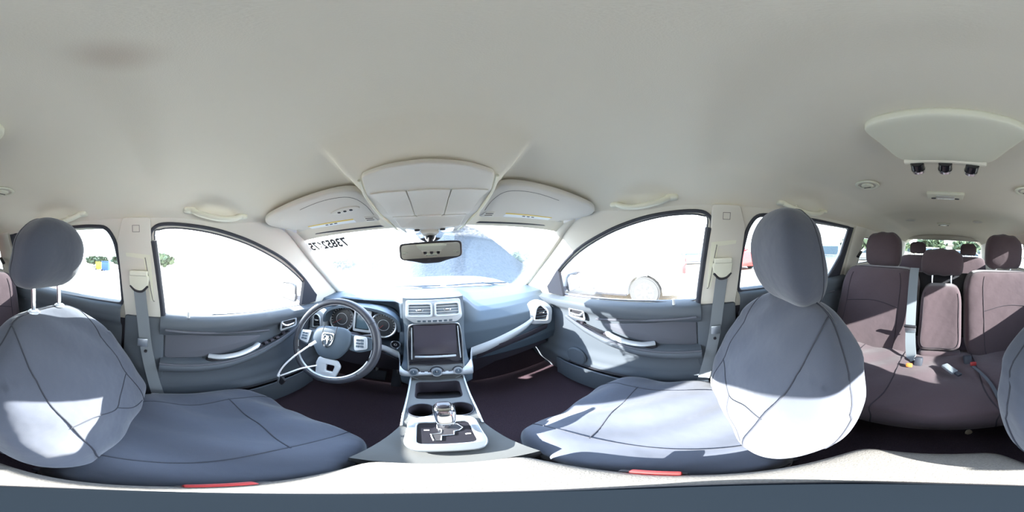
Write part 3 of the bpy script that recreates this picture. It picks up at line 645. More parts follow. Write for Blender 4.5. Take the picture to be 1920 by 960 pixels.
ls = obj('lower_spoke', plate(roundpoly(lw, .010), [roundpoly([(-.014,-.110),(.022,-.110),(.018,-.140),(-.012,-.140)], .006)], .012, lambda a, b_, c: WP(a + .008, b_, c - .004 + .0), bev=.003), 'silver_paint', whl)
obj('column_shroud', sweep([WC - wa * .02, WC - wa * .08, WC - wa * .24], circ(.062, 20, 1, .85)), 'dash_dark', whl)
for sgn in (-1, 1):
    a0 = WC - wa * .07; obj('stalk', sweep(smoothpath([a0 + tilt @ Vector((sgn * .05, .02, 0)), a0 + tilt @ Vector((sgn * .12, .035, .01)), a0 + tilt @ Vector((sgn * .165, .04, .015))], 5), circ(.009, 10, 1, .7)), 'black', whl)
# shield emblem on the airbag cover
em = [(-.026,.030),(-.012,.034),(0,.035),(.012,.034),(.026,.030),(.026,.004),(.018,-.018),(0,-.032),(-.018,-.018),(-.026,.004)]
ein = [(x * .84, y * .84 + .0005) for x, y in em]
EP = lambda a, b_, c: WP(a - .002, b_ + .002, .0365 + c - 1.5 * (a * a + b_ * b_))
e_ = obj('shield_emblem', plate(smooth2(em, 3), [smooth2(ein, 3)], .004, EP), 'chrome', hb)
obj('emblem_field', plate(smooth2(ein, 3), [], .0015, EP), 'dash', e_)
for sgn in (-1, 1):
    obj('emblem_horn', tube([EP(sgn * .003, .018, .004), EP(sgn * .013, .022, .004), EP(sgn * .019, .012, .004), EP(sgn * .016, .000, .004), EP(sgn * .009, .002, .004), EP(sgn * .010, .010, .004)], .0017, 6), 'chrome', e_)
obj('emblem_face', plate([(-.007,.020),(.007,.020),(.006,.004),(.0035,-.016),(0,-.022),(-.0035,-.016),(-.006,.004)], [], .004, EP, bev=.0008), 'chrome', e_)
for sgn in (-1, 1): obj('cover_line', tube([WP(sgn * .030, .066, .030), WP(sgn * .030, .048, .0355), WP(sgn * .030, .030, .037)], .0014, 5), 'black', hb)

# ---------------------------------------------------------------- key fob hanging on a white cord from the column
ky = thing('key_fob', 'black key fob hanging on a looped white cord left of the steering wheel', 'key', (-.47, .37, .78))
obj('cord', tube([(-.405,.470,1.000),(-.425,.435,.975),(-.450,.395,.935),(-.470,.365,.885),(-.478,.350,.835),(-.460,.365,.850),(-.425,.41,.880),(-.395,.46,.885)], .0035, 8), 'white_plastic', ky)
obj('cord_plug', tube([(-.405,.470,1.000),(-.418,.448,.985)], .0065, 8, sm=1), 'white_plastic', ky)
obj('fob', box((-.470, .362, .805), (.026, .012, .048), .005, Matrix.Rotation(R(25), 3, 'Y')), 'black', ky)
obj('key_ring', sweep([Vector((-.477 + .010 * math.cos(t), .352, .838 + .010 * math.sin(t))) for t in [2 * math.pi * i / 20 for i in range(20)]], circ(.0013, 6), closed=True), 'chrome', ky)
obj('key_blade', box((-.484, .356, .803), (.008, .003, .05), .001, Matrix.Rotation(R(12), 3, 'Y')), 'silver', ky)

# ---------------------------------------------------------------- centre console between the front seats
con = thing('centre_console', 'grey centre console with cup holders and silver gear selector plate', 'console', (0, .4, .5))
def zd(y): return slerp(y, [(.17,.742),(.24,.752),(.335,.760),(.375,.778),(.66,.780)])
co = [(-.100,.64),(-.094,.52),(-.092,.42),(-.086,.345),(-.108,.26),(-.122,.195),(.118,.195),(.104,.26),(.088,.345),(.094,.42),(.097,.52),(.102,.64)]
ring = lambda cx, cy, r, n=28, sx=1: [(cx + r * sx * math.cos(2 * math.pi * i / n), cy + r * math.sin(2 * math.pi * i / n)) for i in range(n)]
binh = roundpoly([(-.070,.478),(.072,.478),(.078,.590),(-.076,.590)], .02)
obj('console_top', plate(co, [binh, ring(-.045, .415, .034), ring(.050, .415, .034), roundpoly([(-.060,.25),(.060,.25),(.066,.35),(-.064,.35)], .02)], .006, lambda a, b, c: (a, b, zd(b) - .006 + c), sub=.03), 'console', con)
N_ = len(co)
sk = grid(N_ - 1, 6, lambda u, v: (lambda p: (p[0] * (1 + .12 * v), p[1], zd(p[1]) - .004 - (zd(p[1]) - .46) * v))(co[round(u * (N_ - 1))]), thick=.004)
obj('console_side', sk, 'console', con, angle=25)
sb = obj('storage_bin', plate(roundpoly([(-.078,.470),(.080,.470),(.086,.600),(-.084,.600)], .02), [], .06, lambda a, b, c: (a, b, .69 + c * .1)), 'black', con)
obj('bin_wall', sweep([Vector((a, b, .742)) for a, b in binh], [(-.001, -.036), (.003, -.036), (.003, .036), (-.001, .036)], closed=True, fixed=True), 'dash_dark', con)
for x in (-.045, .050):
    ch = obj('cup_holder', sweep([Vector((x + .0355 * math.cos(t), .415 + .0355 * math.sin(t), .742)) for t in [2 * math.pi * i / 28 for i in range(28)]], [(-.0015, -.034), (.0015, -.034), (.0015, .036), (-.0015, .036)], closed=True, fixed=True), 'dash_dark', con)
    obj('cup_base', cyl((x, .415, .706), (x, .415, .710), .036, n=28), 'black', ch)
    obj('cup_ring', sweep([Vector((x + .035 * math.cos(t), .415 + .035 * math.sin(t), .7795)) for t in [2 * math.pi * i / 36 for i in range(36)]], circ(.0022, 6), closed=True), 'rubber', ch)
for s in (-1, 1): obj('edge_strip', tube([(s * .098 + .001, .62, .783), (s * .092 + .001, .50, .783), (s * .088 + .001, .40, .782), (s * .084 + .001, .345, .765)], .0030, 8), 'silver_paint', con)
# shift gate
gp_ = roundpoly([(-.070,.360),(-.030,.378),(.035,.378),(.074,.360),(.070,.262),(.052,.233),(-.046,.233),(-.066,.262)], .018)
gh_ = roundpoly([(-.050,.346),(.055,.346),(.051,.262),(-.044,.262)], .012)
ZG = lambda a, b, c: (a, b, .772 + (b - .30) * .16 + c)
gate = obj('gate_plate', plate(gp_, [gh_], .010, ZG, bev=.003), 'silver', con)
obj('gate_field', plate(gh_, [], .004, lambda a, b, c: ZG(a, b, c + .001)), 'black_gloss', gate)
z_ = [(-.010,.340),(.030,.338),(.038,.322),(.030,.312),(.020,.310),(.018,.296),(-.004,.294),(-.006,.276),(-.018,.276),(-.022,.300),(-.004,.304),(-.002,.318),(-.010,.324)]
obj('gate_slot', plate(z_, [], .002, lambda a, b, c: ZG(a, b, c + .005)), 'black', gate)
obj('slot_rim', sweep([Vector(ZG(a, b, .0075)) for a, b in z_], circ(.0013, 5), closed=True), 'silver', gate)
for (x, y) in ((-.030,.318),(.043,.296)): obj('gate_letter_bar', plate(roundpoly([(x-.005,y-.002),(x+.005,y-.002),(x+.005,y+.002),(x-.005,y+.002)], .001), [], .001, lambda a, b, c: ZG(a, b, c + .005)), 'dial_mark', gate)
ax = Vector((0, .12, 1)).normalized(); k0 = Vector((.008, .330, .775))
lev = obj('gear_lever', cyl(k0, k0 + ax * .05, .008, n=16), 'chrome', con)
obj('lever_knob', pillow(lambda x, y, z: (.008 + .022 * x * (1 + .15 * z), .338 + .020 * y + .012 * z, .852 + .038 * z), 4, 10), 'chrome', lev)
obj('knob_cap', pillow(lambda x, y, z: (.008 + .018 * x, .352 + .016 * y, .884 + .010 * z), 3, 8), 'black_gloss', lev)
# armrest lid, a separate upholstered box
arm = thing('armrest_box', 'speckled grey padded armrest box lid between the front seats', 'armrest', (0, 0, .5))
F = lambda x, y, z: (-.003 + .107 * x * (1 - .10 * sm(.2, 1, abs(y)) ** 2), .000 + .187 * y, .748 + .030 * z + .003 * (1 - x * x))
obj('lid', pillow(F, 9, 22), 'armrest_cloth', arm, angle=80)
obj('lid_base', box((-.003, .0, .700), (.206, .365, .042), .012), 'console_gloss', arm)
obj('box_body', box((-.003, -.01, .585), (.17, .33, .20), .01), 'console', arm)
obj('lid_latch', box((-.003, .184, .715), (.06, .012, .02), .004), 'console_gloss', arm)
# camera stand: foot seen straight below the lens
stn = thing('camera_stand', 'round dark blue-grey foot of the camera stand on the armrest lid', 'stand', (0, 0, .78))
obj('foot', cyl((-.012, .0, .7805), (-.012, .0, .790), .079, .076, 64, .003), 'stand_grey', stn)
obj('foot_rim', sweep([Vector((-.012 + .0785 * math.cos(t), .0785 * math.sin(t), .783)) for t in [2 * math.pi * i / 64 for i in range(64)]], circ(.0025, 8), closed=True), 'black', stn)

# ---------------------------------------------------------------- front seats
def front_seat(s, label, yb, yt, hy, hx, hz, hh, zt_):
    cx = s * .352; t = thing('front_seat', label, 'seat', (cx, 0, .45))
    # cushion
    def C(x, y, z):
        wv = .013 * math.sin(5 * x + 3 * y * s) * math.cos(4 * y + x) * (z > 0) + .006 * math.sin(11 * x * s + 7 * y)
        zt = .635 + .112 * z * (1 - .12 * abs(x) ** 3) + (.022 * abs(x) ** 2.5 - .012) * (z > 0) + wv
        zt += -.035 * sm(.55, 1.0, y) * (z > 0)
        return (cx + x * (.240 - .022 * sm(.3, 1, y) - .035 * sm(.6, 1, y) * sm(.5, 1, s * x)), .105 + .245 * y, zt)
    cu = obj('cushion', pillow(C, 5, 28), 'cover', t, angle=180)
    SQ.append(seam(C, [(-.62, -1, 1), (-.60, -.4, 1), (-.58, .25, 1), (-.66, .62, 1), (-.72, 1, .6), (-.74, 1, -.6)], n=5, r=.0018))
    SQ.append(seam(C, [(.62, -1, 1), (.60, -.4, 1), (.58, .25, 1), (.66, .62, 1), (.72, 1, .6), (.74, 1, -.6)], n=5, r=.0018))
    SQ.append(seam(C, [(-.6, .30, 1), (-.2, .36, 1), (.2, .36, 1), (.6, .30, 1)], n=5, r=.0018))
    SQ.append(seam(C, [(-1, -.9, .25), (-1, 0, .22), (-1, .9, .15), (-.6, 1, .1), (0, 1, .1), (.6, 1, .1), (1, .9, .15), (1, 0, .22), (1, -.9, .25)], n=5, r=.0018))
    flush('cushion_seam', 'cover_seam', cu)
    # backrest
    dp = Vector((0, -.28, .96)).normalized()
    def B(x, y, z):
        zz = .690 + (zt_ - .690) * (z * .5 + .5); yc = yb + (yt - yb) * (z * .5 + .5) ** 1.15
        wd = slerp(z, [(-1,.205),(-.6,.236),(.1,.240),(.55,.222),(1,.175)]); dd = slerp(z, [(-1,.085),(-.3,.088),(.6,.066),(1,.052)])
        f = (y > 0) * (.026 * abs(x) ** 3 - .012 + .010 * math.cos(2.5 * z) * (1 - x * x))
        wr = .005 * math.sin(9 * z + 4 * x * s) * math.cos(5 * x - 2 * z)
        return (cx + x * wd, yc + y * dd + f + wr * (y > 0), zz - .012 * x * x * (z > .5))
    br = obj('backrest', pillow(B, 4.5, 30), 'cover', t, angle=180)
    L = [(-.62,.0,.98)]
    SQ.append(seam(B, [(-.78, .2, 1), (-.74, 1, .75), (-.62, 1, .2), (-.60, 1, -.3), (-.72, 1, -.8), (-.8, .9, -1)], n=4.5, r=.0018))
    SQ.append(seam(B, [(.78, .2, 1), (.74, 1, .75), (.62, 1, .2), (.60, 1, -.3), (.72, 1, -.8), (.8, .9, -1)], n=4.5, r=.0018))
    SQ.append(seam(B, [(-.61, 1, -.10), (-.35, 1, -.14), (0, 1, -.30), (.35, 1, -.14), (.61, 1, -.10)], n=4.5, r=.0018))
    SQ.append(seam(B, [(0, 1, -.30), (-.25, 1, -.55), (-.62, 1, -.75)], n=4.5, r=.0018))
    SQ.append(seam(B, [(-1, -.1, -.9), (-1, 0, 0), (-1, .1, .6), (-.72, .2, 1), (0, .25, 1), (.72, .2, 1), (1, .1, .6), (1, 0, 0), (1, -.1, -.9)], n=4.5, r=.0018))
    flush('backrest_seam', 'cover_seam', br)
    # headrest with posts
    def H(x, y, z):
        q = (.119 + .006 * (1 - z * z)) * (1 - .20 * sm(0, 1, z) ** 2 - .10 * sm(0, -1, z) ** 2)
        dd = .062 * (1 - .25 * z * z)
        fold = .004 * math.sin(14 * x + 6 * z) * sm(.2, -.8, y)
        return (cx * 0 + hx + x * q, hy + y * dd - .018 * z * z * 1 + .02 * z + fold, hz + z * hh - .010 * x * x)
    h = obj('headrest', pillow(H, 3.8, 20), 'cover', t, angle=180)
    SQ.append(seam(H, [(-.62, -.35, -1), (-1, -.35, -.4), (-1, -.35, .4), (-.55, -.35, 1), (0, -.35, 1), (.55, -.35, 1), (1, -.35, .4), (1, -.35, -.4), (.62, -.35, -1)], n=3.8, r=.0012))
    flush('headrest_seam', 'cover_seam', h)
    for q in (-1, 1):
        obj('post', cyl((hx + q * .055, hy - .012, hz - .075), (hx + q * .055 - (hx - cx) * .3, (yt + .002), zt_ - .02), .0065, n=14), 'chrome', h)
        obj('post_guide', cyl((hx + q * .055 - (hx - cx) * .3, yt + .0, zt_ - .005), (hx + q * .055 - (hx - cx) * .3, yt + .0, zt_ + .006), .018, .016, 20, .003), 'silver_paint', h)
    # seat base, rails, side shield, belt buckle
    obj('seat_base', box((cx, .07, .535), (.40, .38, .12), .02), 'black', t)
    for q in (-1, 1): obj('rail', box((cx + q * .16, .10, .487), (.035, .50, .03), .005), 'dash_dark', t)
    obj('side_shield', box((cx + s * .232, .08, .60), (.028, .38, .09), .012), 'dash_dark', t)
    bx = cx - s * .248; bk = obj('belt_buckle', box((s * .1095, .045, .700), (.009, .060, .135), .003), 'black', t)
    obj('release_button', box((s * .1095, .042, .772), (.011, .044, .016), .003), 'red', bk)
    return t
front_seat(-1, 'grey cloth covered driver seat behind the steering wheel', -.125, -.345, -.347, -.362, 1.330, .108, 1.158)
front_seat(1, 'grey cloth covered front passenger seat with sunlit cushion', -.120, -.275, -.250, .372, 1.294, .132, 1.186)

# ---------------------------------------------------------------- front seat belts
for s, nm in ((-1, 'driver'), (1, 'passenger')):
    t = thing('seat_belt', f'grey seat belt hanging down the B pillar beside the {nm} seat', 'seat belt', (s * .60, -.1, 1.2))
    xs = lambda z: s * (side_x(z) - .040)
    y_ = -.135
    G = lambda a, b, c: (s * (side_x(b) - .024 - c), a, b)
    gd = obj('belt_guide', plate(roundpoly([(y_-.040,1.268),(y_+.040,1.268),(y_+.038,1.235),(y_+.020,1.205),(y_-.010,1.200),(y_-.036,1.222)], .012), [], .020, G, bev=.005), 'trim_light', t)
    obj('guide_cap', plate(roundpoly([(y_-.034,1.285),(y_+.034,1.285),(y_+.034,1.264),(y_-.034,1.264)], .004), [], .026, G, bev=.004), 'trim_light', gd)
    obj('guide_slot', tube([G(y_ - .034, 1.225, .016), G(y_ - .015, 1.206, .020), G(y_ + .012, 1.203, .020), G(y_ + .034, 1.225, .016)], .005, 8), 'black', gd)
    pts = [(s * (side_x(1.21) - .040), y_ + .002, 1.21), (s * .635, y_ + .018, 1.08), (s * .640, y_ + .034, .95), (s * .636, y_ + .062, .80), (s * .622, y_ + .092, .665)]
    obj('webbing', strap(pts, .047, .0018, (s, 0, .15)), 'webbing', t, angle=60)
    obj('latch_plate', box((s * .626, y_ + .022 if s < 0 else y_ + .030, .975), (.006, .040, .040), .003), 'silver', t)
    obj('belt_anchor', box((s * .618, y_ + .096, .655), (.016, .06, .035), .006), 'silver_paint', t)
    obj('stop_button', cyl((s * .632, y_ + .035, .93), (s * .626, y_ + .035, .93), .006), 'black', t)

# ---------------------------------------------------------------- second row
rb = thing('rear_bench', 'brown-grey cloth covered second row bench with folding centre armrest', 'seat', (0, -.7, .45))
def RC(x, y, z):
    wv = .005 * math.sin(13 * x + 5 * y) + .004 * math.sin(23 * x - 9 * y)
    return (.610 * x, -.600 + .235 * y, .665 + .105 * z * (1 - .18 * sm(.3, 1, y)) + wv * (z > 0))
cu = obj('bench_cushion', pillow(RC, 7, 34), 'cover_rear', rb, angle=180)
for x in (-.26, .26, -.62, .62): SQ.append(seam(RC, [(x, -1, 1), (x * .98, 0, 1), (x, .8, 1), (x, 1, .3), (x, 1, -.8)], n=7, r=.0022))
flush('cushion_seam', 'cover_rear_seam', cu)
def rback(name, cx, hw, z0, z1, yb, yt, dd, seams, n=6.5):
    def Bk(x, y, z):
        zz = (z0 + z1) / 2 + (z1 - z0) / 2 * z; k = (zz - z0) / (z1 - z0)
        wr = .004 * math.sin(11 * z + 9 * x) * math.cos(6 * x)
        return (cx + x * hw * (1 - .04 * sm(.5, 1, z)), yb + (yt - yb) * k + y * dd + (y > 0) * (.012 * x * x - .006 + wr * hw * 1.6), zz)
    o = obj(name, pillow(Bk, n, 24), 'cover_rear', rb, angle=180)
    bm = None
    for sl in seams: SQ.append(seam(Bk, sl, n=n, r=.0020))
    flush('back_seam', 'cover_rear_seam', o)
    return o
for cx in (-.365, .365):
    q = 1 if cx > 0 else -1
    rback('seat_back', cx, .238, .735, 1.215, -.800, -.955, .075, [[(-q * .62, 1, .98), (-q * .60, 1, .2), (-q * .62, 1, -.95)], [(q * .78, 1, .9), (q * .74, 1, 0), (q * .78, 1, -.9)], [(-q * .6, 1, .12), (0, 1, .22), (q * .74, 1, .12)], [(-1, .6, .98), (0, .75, 1), (1, .6, .98)]])
rback('centre_back', .0, .105, .795, 1.135, -.790, -.895, .065, [[(-.9, 1, .9), (-.88, 1, 0), (-.85, 1, -.85), (0, 1, -.93), (.85, 1, -.85), (.88, 1, 0), (.9, 1, .9)]])
rback('centre_lower', -.005, .100, .725, .79, -.795, -.805, .075, [])
obj('back_shell', box((0, -.985, .98), (1.18, .05, .42), .02, Matrix.Rotation(R(16), 3, 'X')), 'black', rb)
def headrest(par, cx, cy, cz, hw, dd, hh, m='cover_rear', post=.05):
    H = lambda x, y, z: (cx + x * hw * (1 - .08 * sm(.2, 1, z)), cy + y * dd - .012 * z * z, cz + hh * z - .006 * x * x + .003 * math.sin(9 * x + 7 * z))
    h = obj('headrest', pillow(H, 4.2, 16), m, par, angle=180)
    obj('headrest_seam', seam(H, [(-.8, .4, -1), (-1, .4, 0), (-.8, .4, 1), (0, .4, 1), (.8, .4, 1), (1, .4, 0), (.8, .4, -1)], n=4.2, r=.0015), 'cover_rear_seam', h)
    for q in (-1, 1): obj('post', cyl((cx + q * post, cy, cz - hh * .8), (cx + q * post, cy + .012, cz - hh - post), .006, n=12), 'chrome', h)
headrest(rb, .380, -1.00, 1.318, .118, .055, .112)
headrest(rb, -.390, -1.00, 1.332, .122, .055, .112)
headrest(rb, .002, -.955, 1.255, .122, .045, .078, post=.056)
# buckles and belts of the second row
for (x, y, z, c, lab) in ((.082, -.665, .765, 'orange', 'orange-topped grey belt buckle on the right of the rear bench'), (-.128, -.690, .765, 'red', 'grey belt buckle with red button left of the rear centre seat')):
    t = thing('belt_buckle', lab, 'buckle', (x, y, z))
    obj('buckle_body', box((x, y, z + .01), (.035, .05, .05), .008, Matrix.Rotation(R(30), 3, 'X')), 'rubber', t)
    obj('button', box((x + (.03 if c == 'orange' else -.016), y + .050, z + .022), (.026, .012, .020), .004, Matrix.Rotation(R(20), 3, 'X')), c, t)
    if c == 'red': obj('strap', strap([(x - .01, y + .05, z + .012), (x - .035, y + .12, z + .014), (x - .05, y + .20, z + .008), (x - .05, y + .30, z - .02), (x - .05, y + .345, z - .10)], .012, .002, (0, .3, 1)), 'webbing_dark', t)
t = thing('belt_buckle', 'loose blue-grey belt tongue lying on the rear bench centre', 'buckle', (-.03, -.62, .785))
obj('tongue', box((-.045, -.60, .793), (.030, .070, .016), .005, Matrix.Rotation(R(35), 3, 'Z')), 'webbing', t); obj('tongue_cap', box((-.072, -.570, .790), (.020, .035, .014), .004, Matrix.Rotation(R(35), 3, 'Z')), 'rubber', t)
t = thing('seat_belt', 'grey centre belt hanging over the right rear backrest to its buckle', 'seat belt', (.13, -.8, 1.0))
obj('webbing', strap([(.150, -.880, 1.222), (.150, -.855, 1.19), (.148, -.815, 1.08), (.142, -.765, .95), (.130, -.715, .86), (.120, -.690, .800), (.112, -.655, .778)], .048, .0018, (0, -1, .3)), 'webbing', t, angle=60)
obj('latch_plate', box((.137, -.735, .925), (.052, .012, .040), .004, Matrix.Rotation(R(-20), 3, 'X')), 'silver', t)
obj('latch_grip', box((.137, -.728, .945), (.058, .014, .012), .004, Matrix.Rotation(R(-20), 3, 'X')), 'black', t)
for s, nm in ((1, 'right'), (-1, 'left')):
    t = thing('seat_belt', f'narrow grey outer belt on the C pillar at the {nm} end of the second row', 'seat belt', (s * .6, -1.0, 1.2))
    obj('webbing', strap([(s * .585, -1.035, 1.275), (s * .600, -1.0, 1.15), (s * .612, -.95, 1.0), (s * .618, -.90, .86), (s * .615, -.86, .76)], .046, .0018, (s, .6, 0)), 'webbing', t, angle=60)
    obj('belt_guide', sweep([Vector((s * .592, -1.075, 1.295)), Vector((s * .580, -1.035, 1.282)), Vector((s * .575, -1.0, 1.262))], circ(.012, 8, 1, .8)), 'black', t)

# ---------------------------------------------------------------- third row
t3 = {}
for cx, nm in ((.33, 'right'), (-.33, 'left')):
    t = thing('third_row_seat', f'{nm} third row seat with narrow headrest in front of the rear glass', 'seat', (cx, -2.1, .5)); 
    Bk = lambda x, y, z, cx=cx: (cx + .235 * x, -2.08 - .05 * z + .06 * y, .99 + .27 * z)
    obj('seat_back', pillow(Bk, 6, 14), 'cover_rear', t, angle=180)
    obj('cushion', pillow(lambda x, y, z, cx=cx: (cx + .24 * x, -1.86 + .22 * y, .64 + .08 * z), 6, 12), 'cover_rear', t, angle=180)
    headrest(t, cx, -2.13, 1.355, .105, .045, .078)
    obj('seat_base', box((cx, -1.9, .52), (.40, .40, .14), .02), 'black', t)
obj_ = tag(obj('cargo_floor', box((0, -2.45, .62), (1.30, .50, .30), .02), 'carpet'), None, None, None, 'structure'); obj_['label'] = 'carpeted cargo floor behind the third row'

# ---------------------------------------------------------------- overhead console, mirror, visors
def zo(y): return slerp(y, [(.26,1.512),(.36,1.497),(.48,1.472),(.57,1.452),(.66,1.440)])
oc = thing('overhead_console', 'beige overhead console with flat storage lids above the mirror', 'overhead console', (0, .4, 1.5))
oo = [(-.126,.285),(-.07,.268),(0,.262),(.07,.270),(.130,.290),(.150,.370),(.142,.470),(.120,.575),(.100,.635),(-.094,.635),(-.116,.575),(-.142,.470),(-.148,.370)]
OZ = lambda a, b, c: (a, b, zo(b) - c + .006 * (a / .15) ** 2)
obj('console_shell', plate(roundpoly(oo, .012), [], .012, OZ, bev=.003, sub=.04), 'trim_beige', oc, angle=60)
for a, b_ in ((-.134, -.050), (-.047, .050), (.053, .138)):
    k = lambda y, x: x * (1 - .25 * sm(.36, .56, y))
    q = [(k(.350, a), .352), (k(.350, (a + b_) / 2), .349), (k(.350, b_), .352), (k(.475, b_), .475), (k(.475, a), .475)]
    obj('storage_lid', plate(roundpoly(q, .003), [], .004, lambda x, y, c: OZ(x, y, c + .011), bev=.0012, sub=.05), 'trim_beige', oc, angle=60)
q = [(-.112,.480),(-.04,.480),(-.038,.486),(.040,.486),(.042,.480),(.112,.480),(.104,.560),(.03,.590),(-.03,.590),(-.100,.560)]
obj('glasses_lid', plate(roundpoly(q, .003), [], .005, lambda x, y, c: OZ(x, y, c + .011), bev=.0015, sub=.05), 'trim_beige', oc, angle=60)
obj('lid_grip', box((0, .478, zo(.478) - .014), (.072, .014, .008), .003), 'visor', oc)
for s in (-1, 1):
    lm = obj('map_lamp', plate(roundpoly([(s * .030, .596), (s * .050, .572), (s * .090, .572), (s * .088, .622), (s * .050, .628)], .006), [], .006, lambda x, y, c: OZ(x, y, c + .010), bev=.0015), 'lens', oc)
    obj('lamp_switch', pillow(lambda x, y, z, s=s: (s * .046 + .010 * x, .585 + .006 * y, zo(.585) - .018 + .004 * z), 3, 4), 'black', lm)
    obj('side_rib', tube([(s * .138 + .001, .30, 1.503), (s * .152 + .001, .37, 1.490), (s * .147, .47, 1.466), (s * .125, .575, 1.446), (s * .110, .63, 1.440)], .004, 8), 'trim_light', oc)
obj('sensor_nose', plate(roundpoly([(-.035,.600),(.035,.600),(.022,.655),(-.022,.655)], .008), [], .022, lambda x, y, c: OZ(x, y, c + .002), bev=.004), 'trim_beige', oc)
# rear view mirror
rm = thing('rearview_mirror', 'black framed rear view mirror on its ball joint below the overhead console', 'mirror', (0, .60, 1.36))
mn = Vector((-.02, -1, -.10)).normalized(); mq = Matrix.Rotation(R(-1.5), 3, 'Y') @ Matrix.Rotation(R(-4), 3, 'X')
MP = lambda a, b, c: Vector((0, .600, 1.357)) + mq @ Vector((a, -c, b))
mo = [(-.119,.034),(-.06,.036),(.06,.036),(.119,.034),(.117,-.026),(.06,-.036),(.03,-.045),(-.03,-.045),(-.06,-.036),(-.117,-.026)]
obj('mirror_housing', plate(roundpoly(mo, .016), [], .024, lambda a, b, c: MP(a, b, c - .022), bev=.005), 'black', rm)
obj('mirror_glass', plate(roundpoly([(-.110,.027),(.110,.027),(.109,-.026),(-.109,-.026)], .014), [], .002, lambda a, b, c: MP(a, b, c + .0015)), 'mirror_glass', rm)
obj('mirror_button', pillow(lambda x, y, z: MP(-.008 + .006 * x, -.035 + .003 * z, .003 + .002 * y), 3, 3), 'rubber', rm)
obj('mirror_arm', tube([(0, .612, 1.375), (0, .630, 1.400), (0, .650, 1.425), (0, .665, 1.445)], .013, 12), 'black', rm)
obj('arm_shroud', plate(roundpoly([(-.050,.01),(.050,.01),(.032,-.022),(.014,-.034),(-.014,-.034),(-.032,-.022)], .008), [], .03, lambda a, b, c: (a * 1.35, .685 - c, 1.432 + b), bev=.005), 'rubber', rm)
for s in (-1, 1): obj('arm_clip', tube([(s * .018, .640, 1.432), (s * .016, .630, 1.408), (s * .008, .622, 1.396)], .0035, 6), 'chrome', rm)
# sun visors
for s, nm in ((-1, 'driver'), (1, 'passenger')):
    t = thing('sun_visor', f'beige sun visor on the {nm} side' + (' with three holes in an oval pod' if s < 0 else ' beside the overhead console, its label facing down'), 'sun visor', (s * .35, .45, 1.5))
    VZ = lambda a, b, c: (s * a, b, 1.505 - .25 * (b - .36) - .030 * sm(.15, .56, a) * (1 - sm(.33, .50, b)) - c + .020)
    vo_ = [(.162,.375),(.19,.345),(.30,.325),(.42,.312),(.50,.314),(.545,.345),(.562,.42),(.540,.49),(.45,.512),(.30,.520),(.170,.524),(.154,.50),(.153,.44)]
    v = obj('visor_panel', plate(smooth2(vo_, 4), [], .020, VZ, bev=.007, sub=.04), 'visor', t, angle=60)
    obj('warning_label', plate([(.250,.492),(.45,.484),(.450,.504),(.250,.512)], [], .0008, lambda a, b, c: VZ(a, b, c + .020), sub=.04), 'label_white', v)
    obj('label_band', plate([(.250,.487),(.45,.479),(.450,.485),(.250,.493)], [], .0010, lambda a, b, c: VZ(a, b, c + .020), sub=.04), 'label_yellow', v)
    for q in range(3): obj('label_print', plate([(.32 + q * .02, .494), (.332 + q * .02, .494), (.332 + q * .02, .499), (.32 + q * .02, .499)], [], .001, lambda a, b, c: VZ(a, b, c + .0205)), 'label_black', v)
    obj('visor_hook', plate(roundpoly([(.175,.488),(.210,.484),(.213,.518),(.168,.520)], .006), [], .008, lambda a, b, c: VZ(a, b, c + .014), bev=.002), 'trim_beige', v)
    for q in range(2): obj('hook_groove', tube([VZ(.180, .496 + q * .012, .0225), VZ(.206, .493 + q * .012, .0225)], .0014, 5, sm=1), 'seam_grey', v)
    obj('fold_line', tube([VZ(.172, .48, .0200), VZ(.176, .42, .0200), VZ(.20, .372, .0200), VZ(.27, .352, .0200), VZ(.36, .348, .0200)], .0008, 5), 'seam_grey', v)
    obj('pivot', tube([VZ(.48, .505, .010), VZ(.53, .515, .008), VZ(.56, .530, .002)], .009, 8), 'trim_beige', v)
    if s < 0:
        pod_ = obj('garage_button_pod', plate(smooth2([(.195,.425),(.22,.412),(.27,.412),(.298,.425),(.27,.440),(.22,.440)], 4), [], .004, lambda a, b, c: VZ(a, b, c + .019), bev=.001), 'trim_beige', v)
        for a in (.225, .246, .267): obj('pod_button', pillow(lambda x, y, z, a=a: VZ(a + .0055 * x, .427 + .0045 * y, .0235 + .0015 * z), 2.5, 4), 'black', pod_)
# grab handles
for s, y0, y1, nm, folded in ((-1, .235, .045, 'above the driver door', 1), (1, .245, .045, 'above the front passenger door', 1), (-1, -.36, -.60, 'above the rear door on the driver side', 0), (1, -.36, -.60, 'above the rear door on the passenger side', 0)):
    z0 = zceil(s * .545, (y0 + y1) / 2)
    t = thing('grab_handle', 'beige grab handle ' + nm, 'grab handle', (s * .545, (y0 + y1) / 2, z0))
    n = 7; P = []
    for i in range(n):
        u = i / (n - 1); y = y0 + (y1 - y0) * u; dr = (.026 if folded else .034) * math.sin(math.pi * u) ** .6
        P.append((s * (.548 - dr * .8), y, zceil(s * .548, y) + .004 - dr))
    obj('grip', sweep(smoothpath(P, 5), circ(.014, 12, 1.0, .75)), 'trim_light', t)
    for y in (y0, y1): obj('handle_mount', pillow(lambda a, b, c, y=y: (s * .548 + .016 * a, y + .022 * b, zceil(s * .548, y) + .0 + .010 * c), 3.5, 6), 'trim_light', t)
    if not folded: obj('coat_hook', tube([(s * .53, y0 - .06, zceil(.53, y0) - .015), (s * .515, y0 - .065, zceil(.53, y0) - .045), (s * .505, y0 - .062, zceil(.53, y0) - .035)], .005, 8), 'trim_light', t)

